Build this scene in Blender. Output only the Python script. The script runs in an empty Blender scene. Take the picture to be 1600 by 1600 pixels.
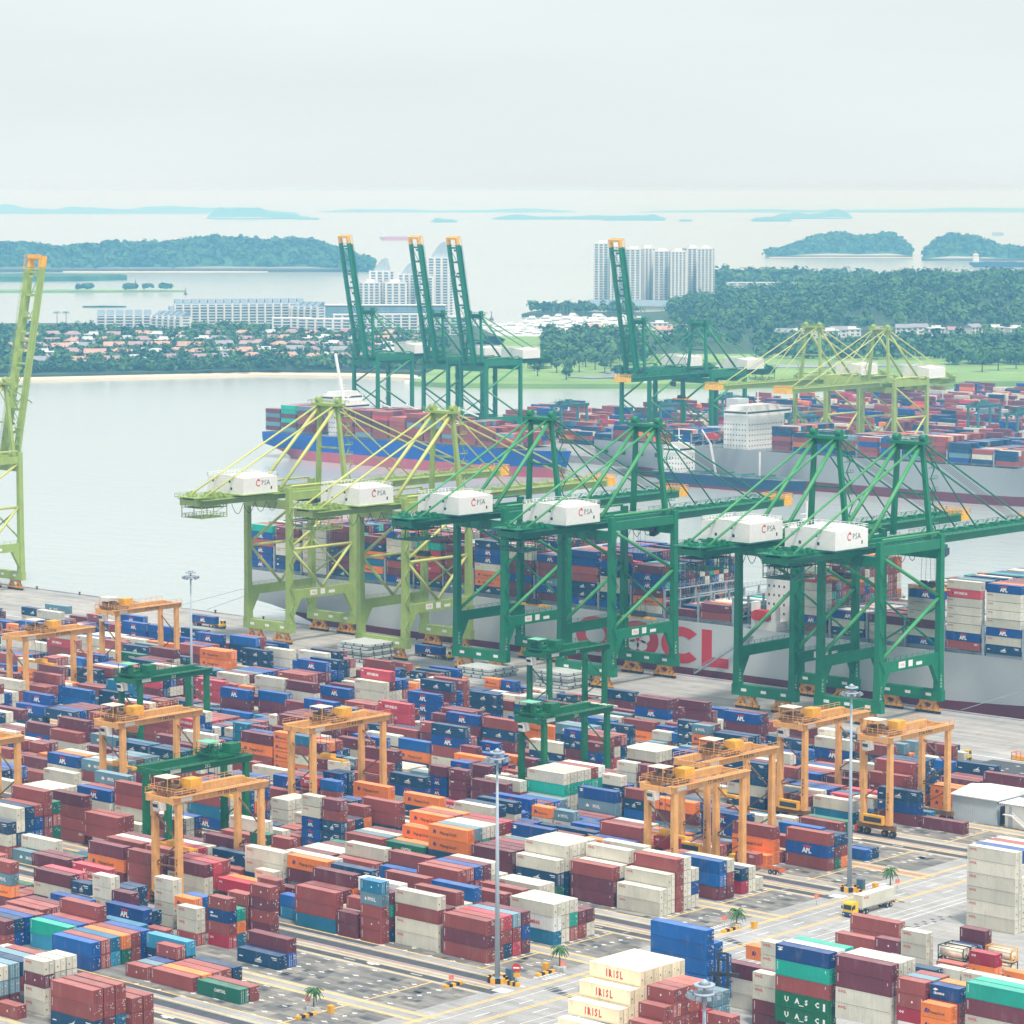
import bpy, bmesh, math, random
import numpy as np
from mathutils import Vector, Matrix
from mathutils.bvhtree import BVHTree
R = math.radians
SC = bpy.context.scene
COL = SC.collection
random.seed(7)
# world axes: X runs along the quay, Y points out to sea, Z up; metres; yard level z = 0, water z = -4

# ---------------------------------------------------------------- camera
cam_d = bpy.data.cameras.new('camera'); cam = bpy.data.objects.new('camera', cam_d); COL.objects.link(cam)
cam_d.sensor_width = 36; cam_d.lens = 36 * 4850 / 1600; cam_d.clip_start = 5; cam_d.clip_end = 120000
cam.location = (0, 0, 156)
cam.rotation_euler = (R(90) - math.atan(500 / 4850), 0, R(42.2))
SC.camera = cam

# ---------------------------------------------------------------- sky, sun, exposure
w = bpy.data.worlds.new('World'); SC.world = w; w.use_nodes = True
nt = w.node_tree; nt.nodes.clear()
def N(tree, typ, **kw):
    n = tree.nodes.new(typ)
    for k, v in kw.items(): setattr(n, k, v)
    return n
sun_dir = Vector((0.50, -0.28, 1.15)).normalized()
sky = N(nt, 'ShaderNodeTexSky', sky_type='NISHITA', sun_disc=False)
sky.sun_elevation = math.asin(sun_dir.z); sky.sun_rotation = math.atan2(sun_dir.x, sun_dir.y)
sky.air_density = 1.0; sky.dust_density = 4.0; sky.ozone_density = 1.0
tc = N(nt, 'ShaderNodeTexCoord')
mp = N(nt, 'ShaderNodeMapping'); mp.inputs['Scale'].default_value = (1.2, 1.2, 9.0)
no = N(nt, 'ShaderNodeTexNoise'); no.inputs['Scale'].default_value = 2.2; no.inputs['Detail'].default_value = 5; no.inputs['Roughness'].default_value = .5
cr = N(nt, 'ShaderNodeMapRange'); cr.inputs['From Min'].default_value = .3; cr.inputs['From Max'].default_value = .7
cr.inputs['To Min'].default_value = .95; cr.inputs['To Max'].default_value = 1.05
cl = N(nt, 'ShaderNodeMixRGB', blend_type='MULTIPLY'); cl.inputs['Fac'].default_value = 1; cl.inputs['Color1'].default_value = (5.95, 6.5, 6.6, 1)
mx = N(nt, 'ShaderNodeMixRGB'); mx.inputs['Fac'].default_value = .88
bg = N(nt, 'ShaderNodeBackground'); bg.inputs['Strength'].default_value = .10
wo = N(nt, 'ShaderNodeOutputWorld')
L = nt.links.new
L(tc.outputs['Generated'], mp.inputs['Vector']); L(mp.outputs['Vector'], no.inputs['Vector']); L(no.outputs['Fac'], cr.inputs['Value'])
L(cr.outputs['Result'], cl.inputs['Color2']); L(sky.outputs['Color'], mx.inputs['Color1']); L(cl.outputs['Color'], mx.inputs['Color2'])
L(mx.outputs['Color'], bg.inputs['Color']); L(bg.outputs['Background'], wo.inputs['Surface'])
sd = bpy.data.lights.new('sun', 'SUN'); sd.energy = 2.45; sd.angle = R(8); sd.color = (1, .955, .89)
so = bpy.data.objects.new('sun', sd); COL.objects.link(so); so.rotation_euler = sun_dir.to_track_quat('Z', 'Y').to_euler()
SC.view_settings.view_transform = 'Standard'; SC.view_settings.look = 'None'
SC.view_settings.exposure = 0.60; SC.view_settings.gamma = 1
SC.cycles.max_bounces = 6; SC.cycles.diffuse_bounces = 3; SC.cycles.glossy_bounces = 2; SC.cycles.transmission_bounces = 2
SC.cycles.volume_bounces = 3; SC.cycles.use_denoising = True; SC.cycles.use_adaptive_sampling = True; SC.cycles.adaptive_threshold = .015
HAZE = 1.5e-4
SC.render.film_transparent = False

# ---------------------------------------------------------------- helpers
class MB:
    """collects boxes, bars, tubes and polygons; build() links them as one mesh object"""
    def __init__(s): s.v = []; s.f = []; s.sm = []
    def poly(s, pts, sm=False):
        b = len(s.v); s.v += [tuple(p) for p in pts]; s.f.append(tuple(range(b, b + len(pts)))); s.sm.append(sm)
    def hexa(s, p):
        b = len(s.v); s.v += [tuple(q) for q in p]
        for q in ((0,3,2,1),(4,5,6,7),(0,1,5,4),(1,2,6,5),(2,3,7,6),(3,0,4,7)):
            s.f.append(tuple(b + i for i in q)); s.sm.append(False)
    def box(s, x0, x1, y0, y1, z0, z1):
        s.hexa([(x0,y0,z0),(x1,y0,z0),(x1,y1,z0),(x0,y1,z0),(x0,y0,z1),(x1,y0,z1),(x1,y1,z1),(x0,y1,z1)]); return s
    def taper(s, c0, sx0, sy0, c1, sx1, sy1):
        (x,y,z),(X,Y,Z) = c0, c1
        s.hexa([(x-sx0,y-sy0,z),(x+sx0,y-sy0,z),(x+sx0,y+sy0,z),(x-sx0,y+sy0,z),(X-sx1,Y-sy1,Z),(X+sx1,Y-sy1,Z),(X+sx1,Y+sy1,Z),(X-sx1,Y+sy1,Z)]); return s
    def frame(s, a, b):
        a, b = Vector(a), Vector(b); d = (b - a).normalized()
        up = Vector((0,0,1)) if abs(d.z) < .95 else Vector((0,1,0))
        x = d.cross(up).normalized(); y = x.cross(d).normalized()
        return a, b, x, y
    def bar(s, a, b, wx, wy=None):
        wy = wx if wy is None else wy
        a, b, x, y = s.frame(a, b); x = x * wx / 2; y = y * wy / 2
        s.hexa([a-x-y, a+x-y, a+x+y, a-x+y, b-x-y, b+x-y, b+x+y, b-x+y]); return s
    def tube(s, a, b, r, n=8, r1=None, cap=True):
        r1 = r if r1 is None else r1
        a, b, x, y = s.frame(a, b); k = len(s.v)
        for i in range(n):
            t = 2 * math.pi * i / n; d = x * math.cos(t) + y * math.sin(t)
            s.v.append(tuple(a + d * r)); s.v.append(tuple(b + d * r1))
        for i in range(n):
            j = (i + 1) % n; s.f.append((k+2*i, k+2*j, k+2*j+1, k+2*i+1)); s.sm.append(True)
        if cap:
            s.f.append(tuple(k+2*i for i in reversed(range(n)))); s.sm.append(False)
            s.f.append(tuple(k+2*i+1 for i in range(n))); s.sm.append(False)
        return s
    def prism(s, pts, axis, a, b):
        """pts: 2D polygon (counter-clockwise) in the plane across axis, extruded a..b"""
        def m(p, t): return {'x':(t,p[0],p[1]),'y':(p[0],t,p[1]),'z':(p[0],p[1],t)}[axis]
        n = len(pts); k = len(s.v); s.v += [m(p,a) for p in pts] + [m(p,b) for p in pts]
        s.f.append(tuple(k+i for i in reversed(range(n)))); s.f.append(tuple(k+n+i for i in range(n))); s.sm += [False, False]
        for i in range(n):
            j = (i+1) % n; s.f.append((k+i,k+j,k+n+j,k+n+i)); s.sm.append(False)
        return s
    def ring(s, x0, x1, y0, y1, z, h=1.1, t=.07, step=2.5, closed=True):
        """hand rail: posts and two rails round a rectangle"""
        c = [(x0,y0),(x1,y0),(x1,y1),(x0,y1)]
        if closed: c.append(c[0])
        for (ax,ay),(bx,by) in zip(c, c[1:]): s.rail((ax,ay,z),(bx,by,z),h,t,step)
        return s
    def rail(s, a, b, h=1.1, t=.07, step=2.5):
        a, b = Vector(a), Vector(b); n = max(1, int((b-a).length/step))
        for k in range(n+1):
            p = a.lerp(b, k/n); s.bar(p, p+Vector((0,0,h)), t)
        s.bar(a+Vector((0,0,h)), b+Vector((0,0,h)), t); s.bar(a+Vector((0,0,h*.55)), b+Vector((0,0,h*.55)), t*.8)
        return s
    def mesh(s, name, m=None):
        me = bpy.data.meshes.new(name); me.from_pydata(s.v, [], s.f)
        if any(s.sm): me.polygons.foreach_set('use_smooth', s.sm)
        if m is not None: me.materials.append(m)
        me.update(); return me
    def build(s, name, m, parent=None, loc=None):
        o = bpy.data.objects.new(name, s.mesh(name, m)); COL.objects.link(o)
        if parent is not None: o.parent = parent
        if loc: o.location = loc
        return o
def box(x0,x1,y0,y1,z0,z1): return MB().box(x0,x1,y0,y1,z0,z1)
def empty(name, loc=(0,0,0), rz=0):
    o = bpy.data.objects.new(name, None); COL.objects.link(o); o.location = loc; o.rotation_euler = (0,0,rz); o.empty_display_size = .5; return o
def tag(o, label, cat, group=None, kind=None):
    o['label'] = label
    if cat: o['category'] = cat
    if group: o['group'] = group
    if kind: o['kind'] = kind
    return o
def structure(o): o['kind'] = 'structure'; return o
KIDS = {}
def copy_tree(o, parent=None):
    c = o.copy(); COL.objects.link(c); c.parent = parent
    for ch in [x for x in o.children]: copy_tree(ch, c)
    return c
def clone(o, loc, rz=0, label=None):
    c = copy_tree(o); c.location = loc; c.rotation_euler = (0,0,rz)
    if label: c['label'] = label
    return c
def srgb(r, g, b):
    def f(c):
        c /= 255.; return c/12.92 if c <= .04045 else ((c+.055)/1.055)**2.4
    return (f(r), f(g), f(b))
NUM = 'zero one two three four five six seven eight nine ten eleven twelve thirteen fourteen fifteen sixteen seventeen eighteen nineteen twenty'.split()
NTH = 'zeroth first second third fourth fifth sixth seventh eighth ninth tenth eleventh twelfth thirteenth fourteenth fifteenth sixteenth seventeenth eighteenth nineteenth twentieth'.split()
def nth(n): return NTH[n] if n <= 20 else ('twenty-' + NTH[n-20] if n < 30 else ('thirtieth' if n == 30 else 'thirty-' + NTH[n-30] if n < 40 else 'fortieth'))

# ---------------------------------------------------------------- materials
MATS = {}
def mat(name, col, rough=.6, metal=0, var=.18, scale=.6, grime=0, grime_col=(.10,.07,.05), bump=0, spec=.5, emit=None):
    if name in MATS: return MATS[name]
    m = bpy.data.materials.new(name); m.use_nodes = True; t = m.node_tree; b = t.nodes['Principled BSDF']
    b.inputs['Roughness'].default_value = rough; b.inputs['Metallic'].default_value = metal
    b.inputs['Specular IOR Level'].default_value = spec
    geo = N(t, 'ShaderNodeNewGeometry')
    n1 = N(t, 'ShaderNodeTexNoise'); n1.inputs['Scale'].default_value = scale; n1.inputs['Detail'].default_value = 4
    t.links.new(geo.outputs['Position'], n1.inputs['Vector'])
    mr = N(t, 'ShaderNodeMapRange'); mr.inputs['From Min'].default_value = .25; mr.inputs['From Max'].default_value = .75
    mr.inputs['To Min'].default_value = 1 - var; mr.inputs['To Max'].default_value = 1 + var
    t.links.new(n1.outputs['Fac'], mr.inputs['Value'])
    mu = N(t, 'ShaderNodeMixRGB', blend_type='MULTIPLY'); mu.inputs['Fac'].default_value = 1; mu.inputs['Color1'].default_value = (*col, 1)
    t.links.new(mr.outputs['Result'], mu.inputs['Color2'])
    out = mu.outputs['Color']
    if grime:
        mpn = N(t, 'ShaderNodeMapping'); mpn.inputs['Scale'].default_value = (1.3, 1.3, .22)
        n2 = N(t, 'ShaderNodeTexNoise'); n2.inputs['Scale'].default_value = 1.4; n2.inputs['Detail'].default_value = 6; n2.inputs['Roughness'].default_value = .65
        t.links.new(geo.outputs['Position'], mpn.inputs['Vector']); t.links.new(mpn.outputs['Vector'], n2.inputs['Vector'])
        m2 = N(t, 'ShaderNodeMapRange'); m2.inputs['From Min'].default_value = .52; m2.inputs['From Max'].default_value = .78; m2.inputs['To Max'].default_value = grime
        t.links.new(n2.outputs['Fac'], m2.inputs['Value'])
        g = N(t, 'ShaderNodeMixRGB'); g.inputs['Color2'].default_value = (*grime_col, 1)
        t.links.new(m2.outputs['Result'], g.inputs['Fac']); t.links.new(out, g.inputs['Color1']); out = g.outputs['Color']
    t.links.new(out, b.inputs['Base Color'])
    if bump:
        bp = N(t, 'ShaderNodeBump'); bp.inputs['Strength'].default_value = bump; bp.inputs['Distance'].default_value = .1
        t.links.new(n1.outputs['Fac'], bp.inputs['Height']); t.links.new(bp.outputs['Normal'], b.inputs['Normal'])
    MATS[name] = m; return m
white_paint = mat('white_paint', (.80,.80,.78), .5, var=.05, grime=.12, grime_col=(.45,.42,.36))
dark_steel = mat('dark_steel', (.035,.04,.045), .6)
rubber = mat('rubber', (.02,.02,.022), .8)
glass = mat('window_glass', (.03,.05,.065), .12, var=.3)
yellow_paint = mat('yellow_paint', srgb(232,170,45), .55, grime=.35)
black_paint = mat('black_paint', (.015,.015,.017), .6)
red_paint = mat('red_paint', srgb(190,45,40), .5)
orange_paint = mat('orange_paint', srgb(224,105,40), .55, grime=.3)
lamp_grey = mat('galvanised_steel', srgb(165,178,190), .5, var=.08)
lettering_white = mat('lettering_white', (.82,.82,.80), .6, var=.03)
lettering_red = mat('lettering_red', srgb(205,50,60), .6, var=.03)
lettering_black = mat('lettering_black', (.03,.025,.035), .6, var=.03)
lettering_purple = mat('lettering_purple', srgb(50,35,120), .6, var=.03)
# ---------------------------------------------------------------- text and small flat marks
TXT = {}
def text_mesh(s, bold=.0, spacing=1.0):
    """lettering as flat geometry: vertices (x right, y up, height 1) and faces"""
    key = (s, bold, spacing)
    if key in TXT: return TXT[key]
    c = bpy.data.curves.new('t', 'FONT'); c.body = s; c.resolution_u = 1; c.offset = bold; c.space_character = spacing; c.fill_mode = 'FRONT'
    o = bpy.data.objects.new('t', c); COL.objects.link(o)
    me = bpy.data.meshes.new_from_object(o.evaluated_get(bpy.context.evaluated_depsgraph_get()))
    v = np.array([x.co[:] for x in me.vertices]); f = [tuple(p.vertices) for p in me.polygons]
    bpy.data.objects.remove(o); bpy.data.curves.remove(c); bpy.data.meshes.remove(me)
    v[:,0] -= v[:,0].min(); h = max(.3, v[:,1].max()); v /= h
    TXT[key] = (v[:,:2].copy(), f); return TXT[key]
def put_text(mb, s, origin, ux, uy, height, bold=.0, centre=False, width=None, spacing=1.0):
    v, f = text_mesh(s, bold, spacing); o = Vector(origin); ux = Vector(ux); uy = Vector(uy)
    sx = height if width is None else width / v[:,0].max()
    if centre: o = o - ux * v[:,0].max() * sx / 2
    b = len(mb.v); mb.v += [tuple(o + ux * float(p[0]) * sx + uy * float(p[1]) * height) for p in v]
    mb.f += [tuple(b + i for i in q) for q in f]; mb.sm += [False] * len(f)

# ---------------------------------------------------------------- ground, quay and water
def ground_material(name, base, warm=.5, joints=True):
    m = bpy.data.materials.new(name); m.use_nodes = True; t = m.node_tree; b = t.nodes['Principled BSDF']; b.inputs['Roughness'].default_value = .85
    geo = N(t, 'ShaderNodeNewGeometry'); K = t.links.new
    def noise(sc, det, mapscale=(1,1,1), rough=.55):
        mpn = N(t, 'ShaderNodeMapping'); mpn.inputs['Scale'].default_value = mapscale
        n = N(t, 'ShaderNodeTexNoise'); n.inputs['Scale'].default_value = sc; n.inputs['Detail'].default_value = det; n.inputs['Roughness'].default_value = rough
        K(geo.outputs['Position'], mpn.inputs['Vector']); K(mpn.outputs['Vector'], n.inputs['Vector']); return n.outputs['Fac']
    def ramp(fac, lo, hi, a, c):
        r = N(t, 'ShaderNodeMapRange'); r.inputs['From Min'].default_value = lo; r.inputs['From Max'].default_value = hi
        r.inputs['To Min'].default_value = a; r.inputs['To Max'].default_value = c; K(fac, r.inputs['Value']); return r.outputs['Result']
    def mul(c, f):
        x = N(t, 'ShaderNodeMixRGB', blend_type='MULTIPLY'); x.inputs['Fac'].default_value = 1
        K(c, x.inputs['Color1']); K(f, x.inputs['Color2']); return x.outputs['Color']
    c0 = N(t, 'ShaderNodeMixRGB'); c0.inputs['Color1'].default_value = (base*1.06, base*1.0, base*.92, 1); c0.inputs['Color2'].default_value = (base*.93, base*.97, base*1.02, 1)
    K(noise(.02, 3), c0.inputs['Fac']); c = c0.outputs['Color']
    c = mul(c, ramp(noise(.05, 5), .3, .7, .86, 1.12))
    c = mul(c, ramp(noise(.35, 6, (.25, 1, 1)), .35, .75, 1.08, .72))          # tyre-worn streaks along the lanes
    c = mul(c, ramp(noise(.3, 6, (1, .3, 1), .7), .55, .80, 1.0, .55))          # oil and rubber stains
    c = mul(c, ramp(noise(3.0, 3), .3, .7, .93, 1.06))
    if joints:
        br = N(t, 'ShaderNodeTexBrick'); br.inputs['Scale'].default_value = 1; br.inputs['Brick Width'].default_value = 6.5; br.inputs['Row Height'].default_value = 5.4
        br.inputs['Mortar Size'].default_value = .06; br.offset = 0; br.inputs['Color1'].default_value = (1,1,1,1); br.inputs['Color2'].default_value = (.90,.90,.91,1); br.inputs['Mortar'].default_value = (.62,.6,.58,1)
        K(geo.outputs['Position'], br.inputs['Vector']); c = mul(c, br.outputs['Color'])
    K(c, b.inputs['Base Color']); return m
concrete = ground_material('yard_concrete', .42)
asphalt = mat('asphalt', (.075,.082,.092), .85, var=.25, scale=.5)
quay_wall = mat('quay_wall', (.16,.16,.15), .85, var=.3, grime=.5)
yellow_line = mat('yellow_line', srgb(232,196,120), .8, var=.22, scale=.8)
white_line = mat('white_line', (.74,.74,.72), .8, var=.22, scale=.9)
red_line = mat('red_line', srgb(190,110,105), .8, var=.15, scale=.8)
brown_strip = mat('red_brown_strip', srgb(176,140,124), .85, var=.2, scale=.5)
QE = 776.0
gb = MB()
gb.poly([(-2600,-300,0),(400,-300,0),(400,QE,0),(-2600,QE,0)])
ground = structure(gb.build('ground', concrete))
gb = MB(); gb.poly([(400,QE-.001,0),(-2600,QE-.001,0),(-2600,QE-.001,-9),(400,QE-.001,-9)]); gb.build('quay_wall', quay_wall, ground)
cope = MB()
for k in range(60):
    u = -1000 + k*9.4; cope.box(u, u+9.3, QE-1.1, QE+.05, .004, .3)
cope.build('coping', concrete, ground)
# water
def water_material():
    m = bpy.data.materials.new('sea_water'); m.use_nodes = True; t = m.node_tree; b = t.nodes['Principled BSDF']; K = t.links.new
    b.inputs['Roughness'].default_value = .16; b.inputs['IOR'].default_value = 1.33; b.inputs['Specular IOR Level'].default_value = .5
    geo = N(t, 'ShaderNodeNewGeometry')
    n0 = N(t, 'ShaderNodeTexNoise'); n0.inputs['Scale'].default_value = .0022; n0.inputs['Detail'].default_value = 4
    mpn = N(t, 'ShaderNodeMapping'); mpn.inputs['Rotation'].default_value = (0,0,R(-42)); mpn.inputs['Scale'].default_value = (.5,1.6,1)
    K(geo.outputs['Position'], mpn.inputs['Vector']); K(mpn.outputs['Vector'], n0.inputs['Vector'])
    mixc = N(t, 'ShaderNodeMixRGB'); mixc.inputs['Color1'].default_value = (.36,.42,.42,1); mixc.inputs['Color2'].default_value = (.44,.50,.50,1)
    K(n0.outputs['Fac'], mixc.inputs['Fac']); K(mixc.outputs['Color'], b.inputs['Base Color'])
    n1 = N(t, 'ShaderNodeTexNoise'); n1.inputs['Scale'].default_value = .09; n1.inputs['Detail'].default_value = 6; n1.inputs['Roughness'].default_value = .6
    K(mpn.outputs['Vector'], n1.inputs['Vector'])
    bp = N(t, 'ShaderNodeBump'); bp.inputs['Strength'].default_value = .35; bp.inputs['Distance'].default_value = 1.2
    K(n1.outputs['Fac'], bp.inputs['Height']); K(bp.outputs['Normal'], b.inputs['Normal']); return m
gb = MB(); gb.poly([(-70000,-8000,-4),(8000,-8000,-4),(8000,70000,-4),(-70000,70000,-4)])
water = structure(gb.build('water', water_material()))

# yard grid: blocks in pairs, a wheel runway inside each pair, truck lanes between the pairs
ODD = [340.6 + 55.4*k for k in range(7)]; EVEN = [363.8 + 55.4*k for k in range(7)]
ROW, BAY, U0 = 2.7, 13.65, -418.8
def strip(mb, x0, x1, y0, y1, z): mb.poly([(x0,y0,z),(x1,y0,z),(x1,y1,z),(x0,y1,z)])
ya, as_, wl, rd = MB(), MB(), MB(), MB()
for b in ODD:
    far = -1000
    for o in (-.4, -3.8, -9.6, -11.3, -14.8): strip(ya, far, -405, b+o-.20, b+o+.20, .010)
    for o in (17.0, 17.6, 20.6, 21.2): strip(ya, far, -398, b+o-.20, b+o+.20, .010)
    strip(as_, far, -446, b-2.4, b-.1, .005); strip(as_, far, -406.5, b-7.7, b-4.7, .005); strip(as_, far, -415.5, b-14.1, b-11.9, .005); strip(as_, -415, -402, b-14.1, b-11.0, .005)
    strip(rd, far, -406.5, b-8.5, b-8.2, .010)
    for k in range(30):                                     # dashes and worn arrows down the lane
        u = -425 - k*19; strip(wl, u, u+3.2, b-13.1, b-12.8, .010)
        if k % 2: strip(wl, u+6, u+9.5, b-12.7, b-11.9, .010); strip(wl, u+7, u+8.5, b-13.3, b-12.7, .012)
    strip(ya, -417.3, -416.9, b-2, b+16.8, .012)
for b in EVEN: strip(ya, -417.3, -416.9, b-1.5, b+17, .012)
def slot_material():
    m = ground_material('slot_paving', .26, joints=False); t = m.node_tree; b = t.nodes['Principled BSDF']; src = b.inputs['Base Color'].links[0].from_socket; geo = t.nodes['Geometry']
    for wd, ht, lo in ((3.25, 1.35, .62), (6.5, 2.7, .72)):
        br = N(t, 'ShaderNodeTexBrick'); br.inputs['Scale'].default_value = 1; br.inputs['Brick Width'].default_value = wd; br.inputs['Row Height'].default_value = ht; br.inputs['Mortar Size'].default_value = .03; br.offset = .37
        br.inputs['Color1'].default_value = (1.22,1.18,1.10,1); br.inputs['Color2'].default_value = (lo,lo*1.01,lo*1.04,1); br.inputs['Mortar'].default_value = (.7,.68,.66,1)
        x = N(t, 'ShaderNodeMixRGB', blend_type='MULTIPLY'); x.inputs['Fac'].default_value = 1
        t.links.new(geo.outputs['Position'], br.inputs['Vector']); t.links.new(src, x.inputs['Color1']); t.links.new(br.outputs['Color'], x.inputs['Color2']); src = x.outputs['Color']
    t.links.new(src, b.inputs['Base Color']); return m
slots = MB()
for b in ODD: strip(slots, -1000, -404.2, b-.2, b+16.6, .004)
for b in EVEN: strip(slots, -1000, -404.2, b-1.2, b+16.6, .004)
slots.build('slot_paving', slot_material(), ground)
rng = random.Random(3)
patch = MB()
for b in ODD[1:] + EVEN[1:]:                                # ground slots: corner marks and patched slabs in the open bays by the road
    for k in range(-1, 3):
        for r in range(7):
            for h in (0, 6.6):
                u = U0 - k*BAY - 13.2 + h; v = b - .1 + r*ROW
                if rng.random() < .85:
                    a = rng.uniform(.5,1.0); strip(wl, u-a, u+a, v-.16, v+.16, .010)
                    if rng.random() < .6: strip(wl, u-.2, u+.2, v-.5, v+.5, .014)
            if rng.random() < .5:
                u = U0 - k*BAY - rng.uniform(2,12); v = b + rng.uniform(0,14); strip(patch, u-rng.uniform(.6,1.5), u+rng.uniform(.6,1.5), v-.8, v+.8, .006)
# cross road along Y, east of the blocks
for u, wdt in ((-399.6,.18),(-398.9,.18),(-390.3,.18),(-389.6,.18)): strip(ya, u-wdt, u+wdt, 330, 640, .016)
for u in (-396.2, -383.2, -380.4): strip(wl, u-.12, u+.12, 330, 640, .014)
for k in range(24):
    v = 345 + k*12.5; strip(wl, -386.9, -386.6, v, v+4.5, .014); strip(wl, -393.2, -392.9, v+3, v+7, .014)
for b in ODD[1:]:                                           # turn boxes and hatching at the junctions
    strip(wl, -404, -400.5, b-12, b-9, .012); strip(wl, -403.5, -400.9, b-6, b-5.2, .012)
    for q in range(5): strip(as_, -396.8+q*1.9, -395.4+q*1.9, b-4.5-q*.4, b-1.5-q*.9, .007)
    for q in range(6): strip(wl, -404.8, -403.6, b+1.2+q*1.1, b+1.8+q*1.1, .012); strip(wl, -402.6, -401.2, b+1.2+q*1.1, b+1.7+q*1.1, .012)
# depot yard east of the road
for k in range(9):
    v = 500 + k*1.6; strip(as_, -376-k%3, -368, v, v+.5, .007)
strip(wl, -378.5, -378.2, 400, 620, .014); strip(wl, -372, -371.7, 520, 545, .014)
for k in range(26): strip(as_, -374.6+(k%2)*1.6, -373.5+(k%2)*1.6, 514+k*1.5, 514.8+k*1.5, .007)
# crane rails and apron lines
rl = MB()
for v in (737.0, 738.2, 767.9, 769.1): strip(rl, -1000, -300, v-.09, v+.09, .012)
rl.build('crane_rail', dark_steel, ground)
for v in (726.5, 732.0, 743.5, 750.0, 756.5, 763.0): strip(ya, -1000, -300, v-.12, v+.12, .010)
for v in (719.0,): strip(wl, -1000, -300, v-.3, v+.3, .010)
strip(as_, -470, -380, 700, 716, .006)
ya.build('yellow_marking', yellow_line, ground); as_.build('asphalt_strip', asphalt, ground); wl.build('white_marking', white_line, ground)
rd.build('red_marking', red_line, ground); patch.build('repair_patch', asphalt, ground)
bs = MB(); strip(bs, -1000, -398, 562.1+17.9, 562.1+20.2, .008); bs.build('brown_strip', brown_strip, ground)
# ---------------------------------------------------------------- shipping containers
CC = {  # code: (name, colour, lettering)
 'R': ('rust brown', srgb(150,72,66), 'code'), 'M': ('maroon', srgb(112,48,60), 'code'), 'W': ('off-white', srgb(208,205,190), 'oocl'),
 'B': ('bright blue', srgb(2,74,150), 'apl'), 'N': ('dark navy', srgb(6,62,100), 'gull'), 'T': ('teal blue', srgb(22,112,150), 'code'),
 'K': ('pinkish red', srgb(196,66,80), 'hyundai'), 'L': ('light red', srgb(196,66,80), 'kline'), 'O': ('orange', srgb(240,130,52), 'hapag'),
 'G': ('dark green', srgb(10,104,82), 'capital'), 'A': ('aqua green', srgb(20,172,150), 'code'), 'S': ('slate grey-blue', srgb(104,140,156), 'mol'),
 'Y': ('cream yellow', srgb(242,228,196), 'irisl'), 'C': ('crimson', srgb(176,34,58), 'oo'), 'U': ('emerald green', srgb(6,110,70), 'uasc'),
 'D': ('deep blue', srgb(6,66,130), 'cronos'), 'P': ('plain white', srgb(222,224,222), 'ming'), 'Q': ('sky blue', srgb(60,160,200), 'code'),
 'Z': ('plain blue', srgb(0,90,166), 'plain'), 'X': ('sandy red', srgb(178,92,78), 'code')}
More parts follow.
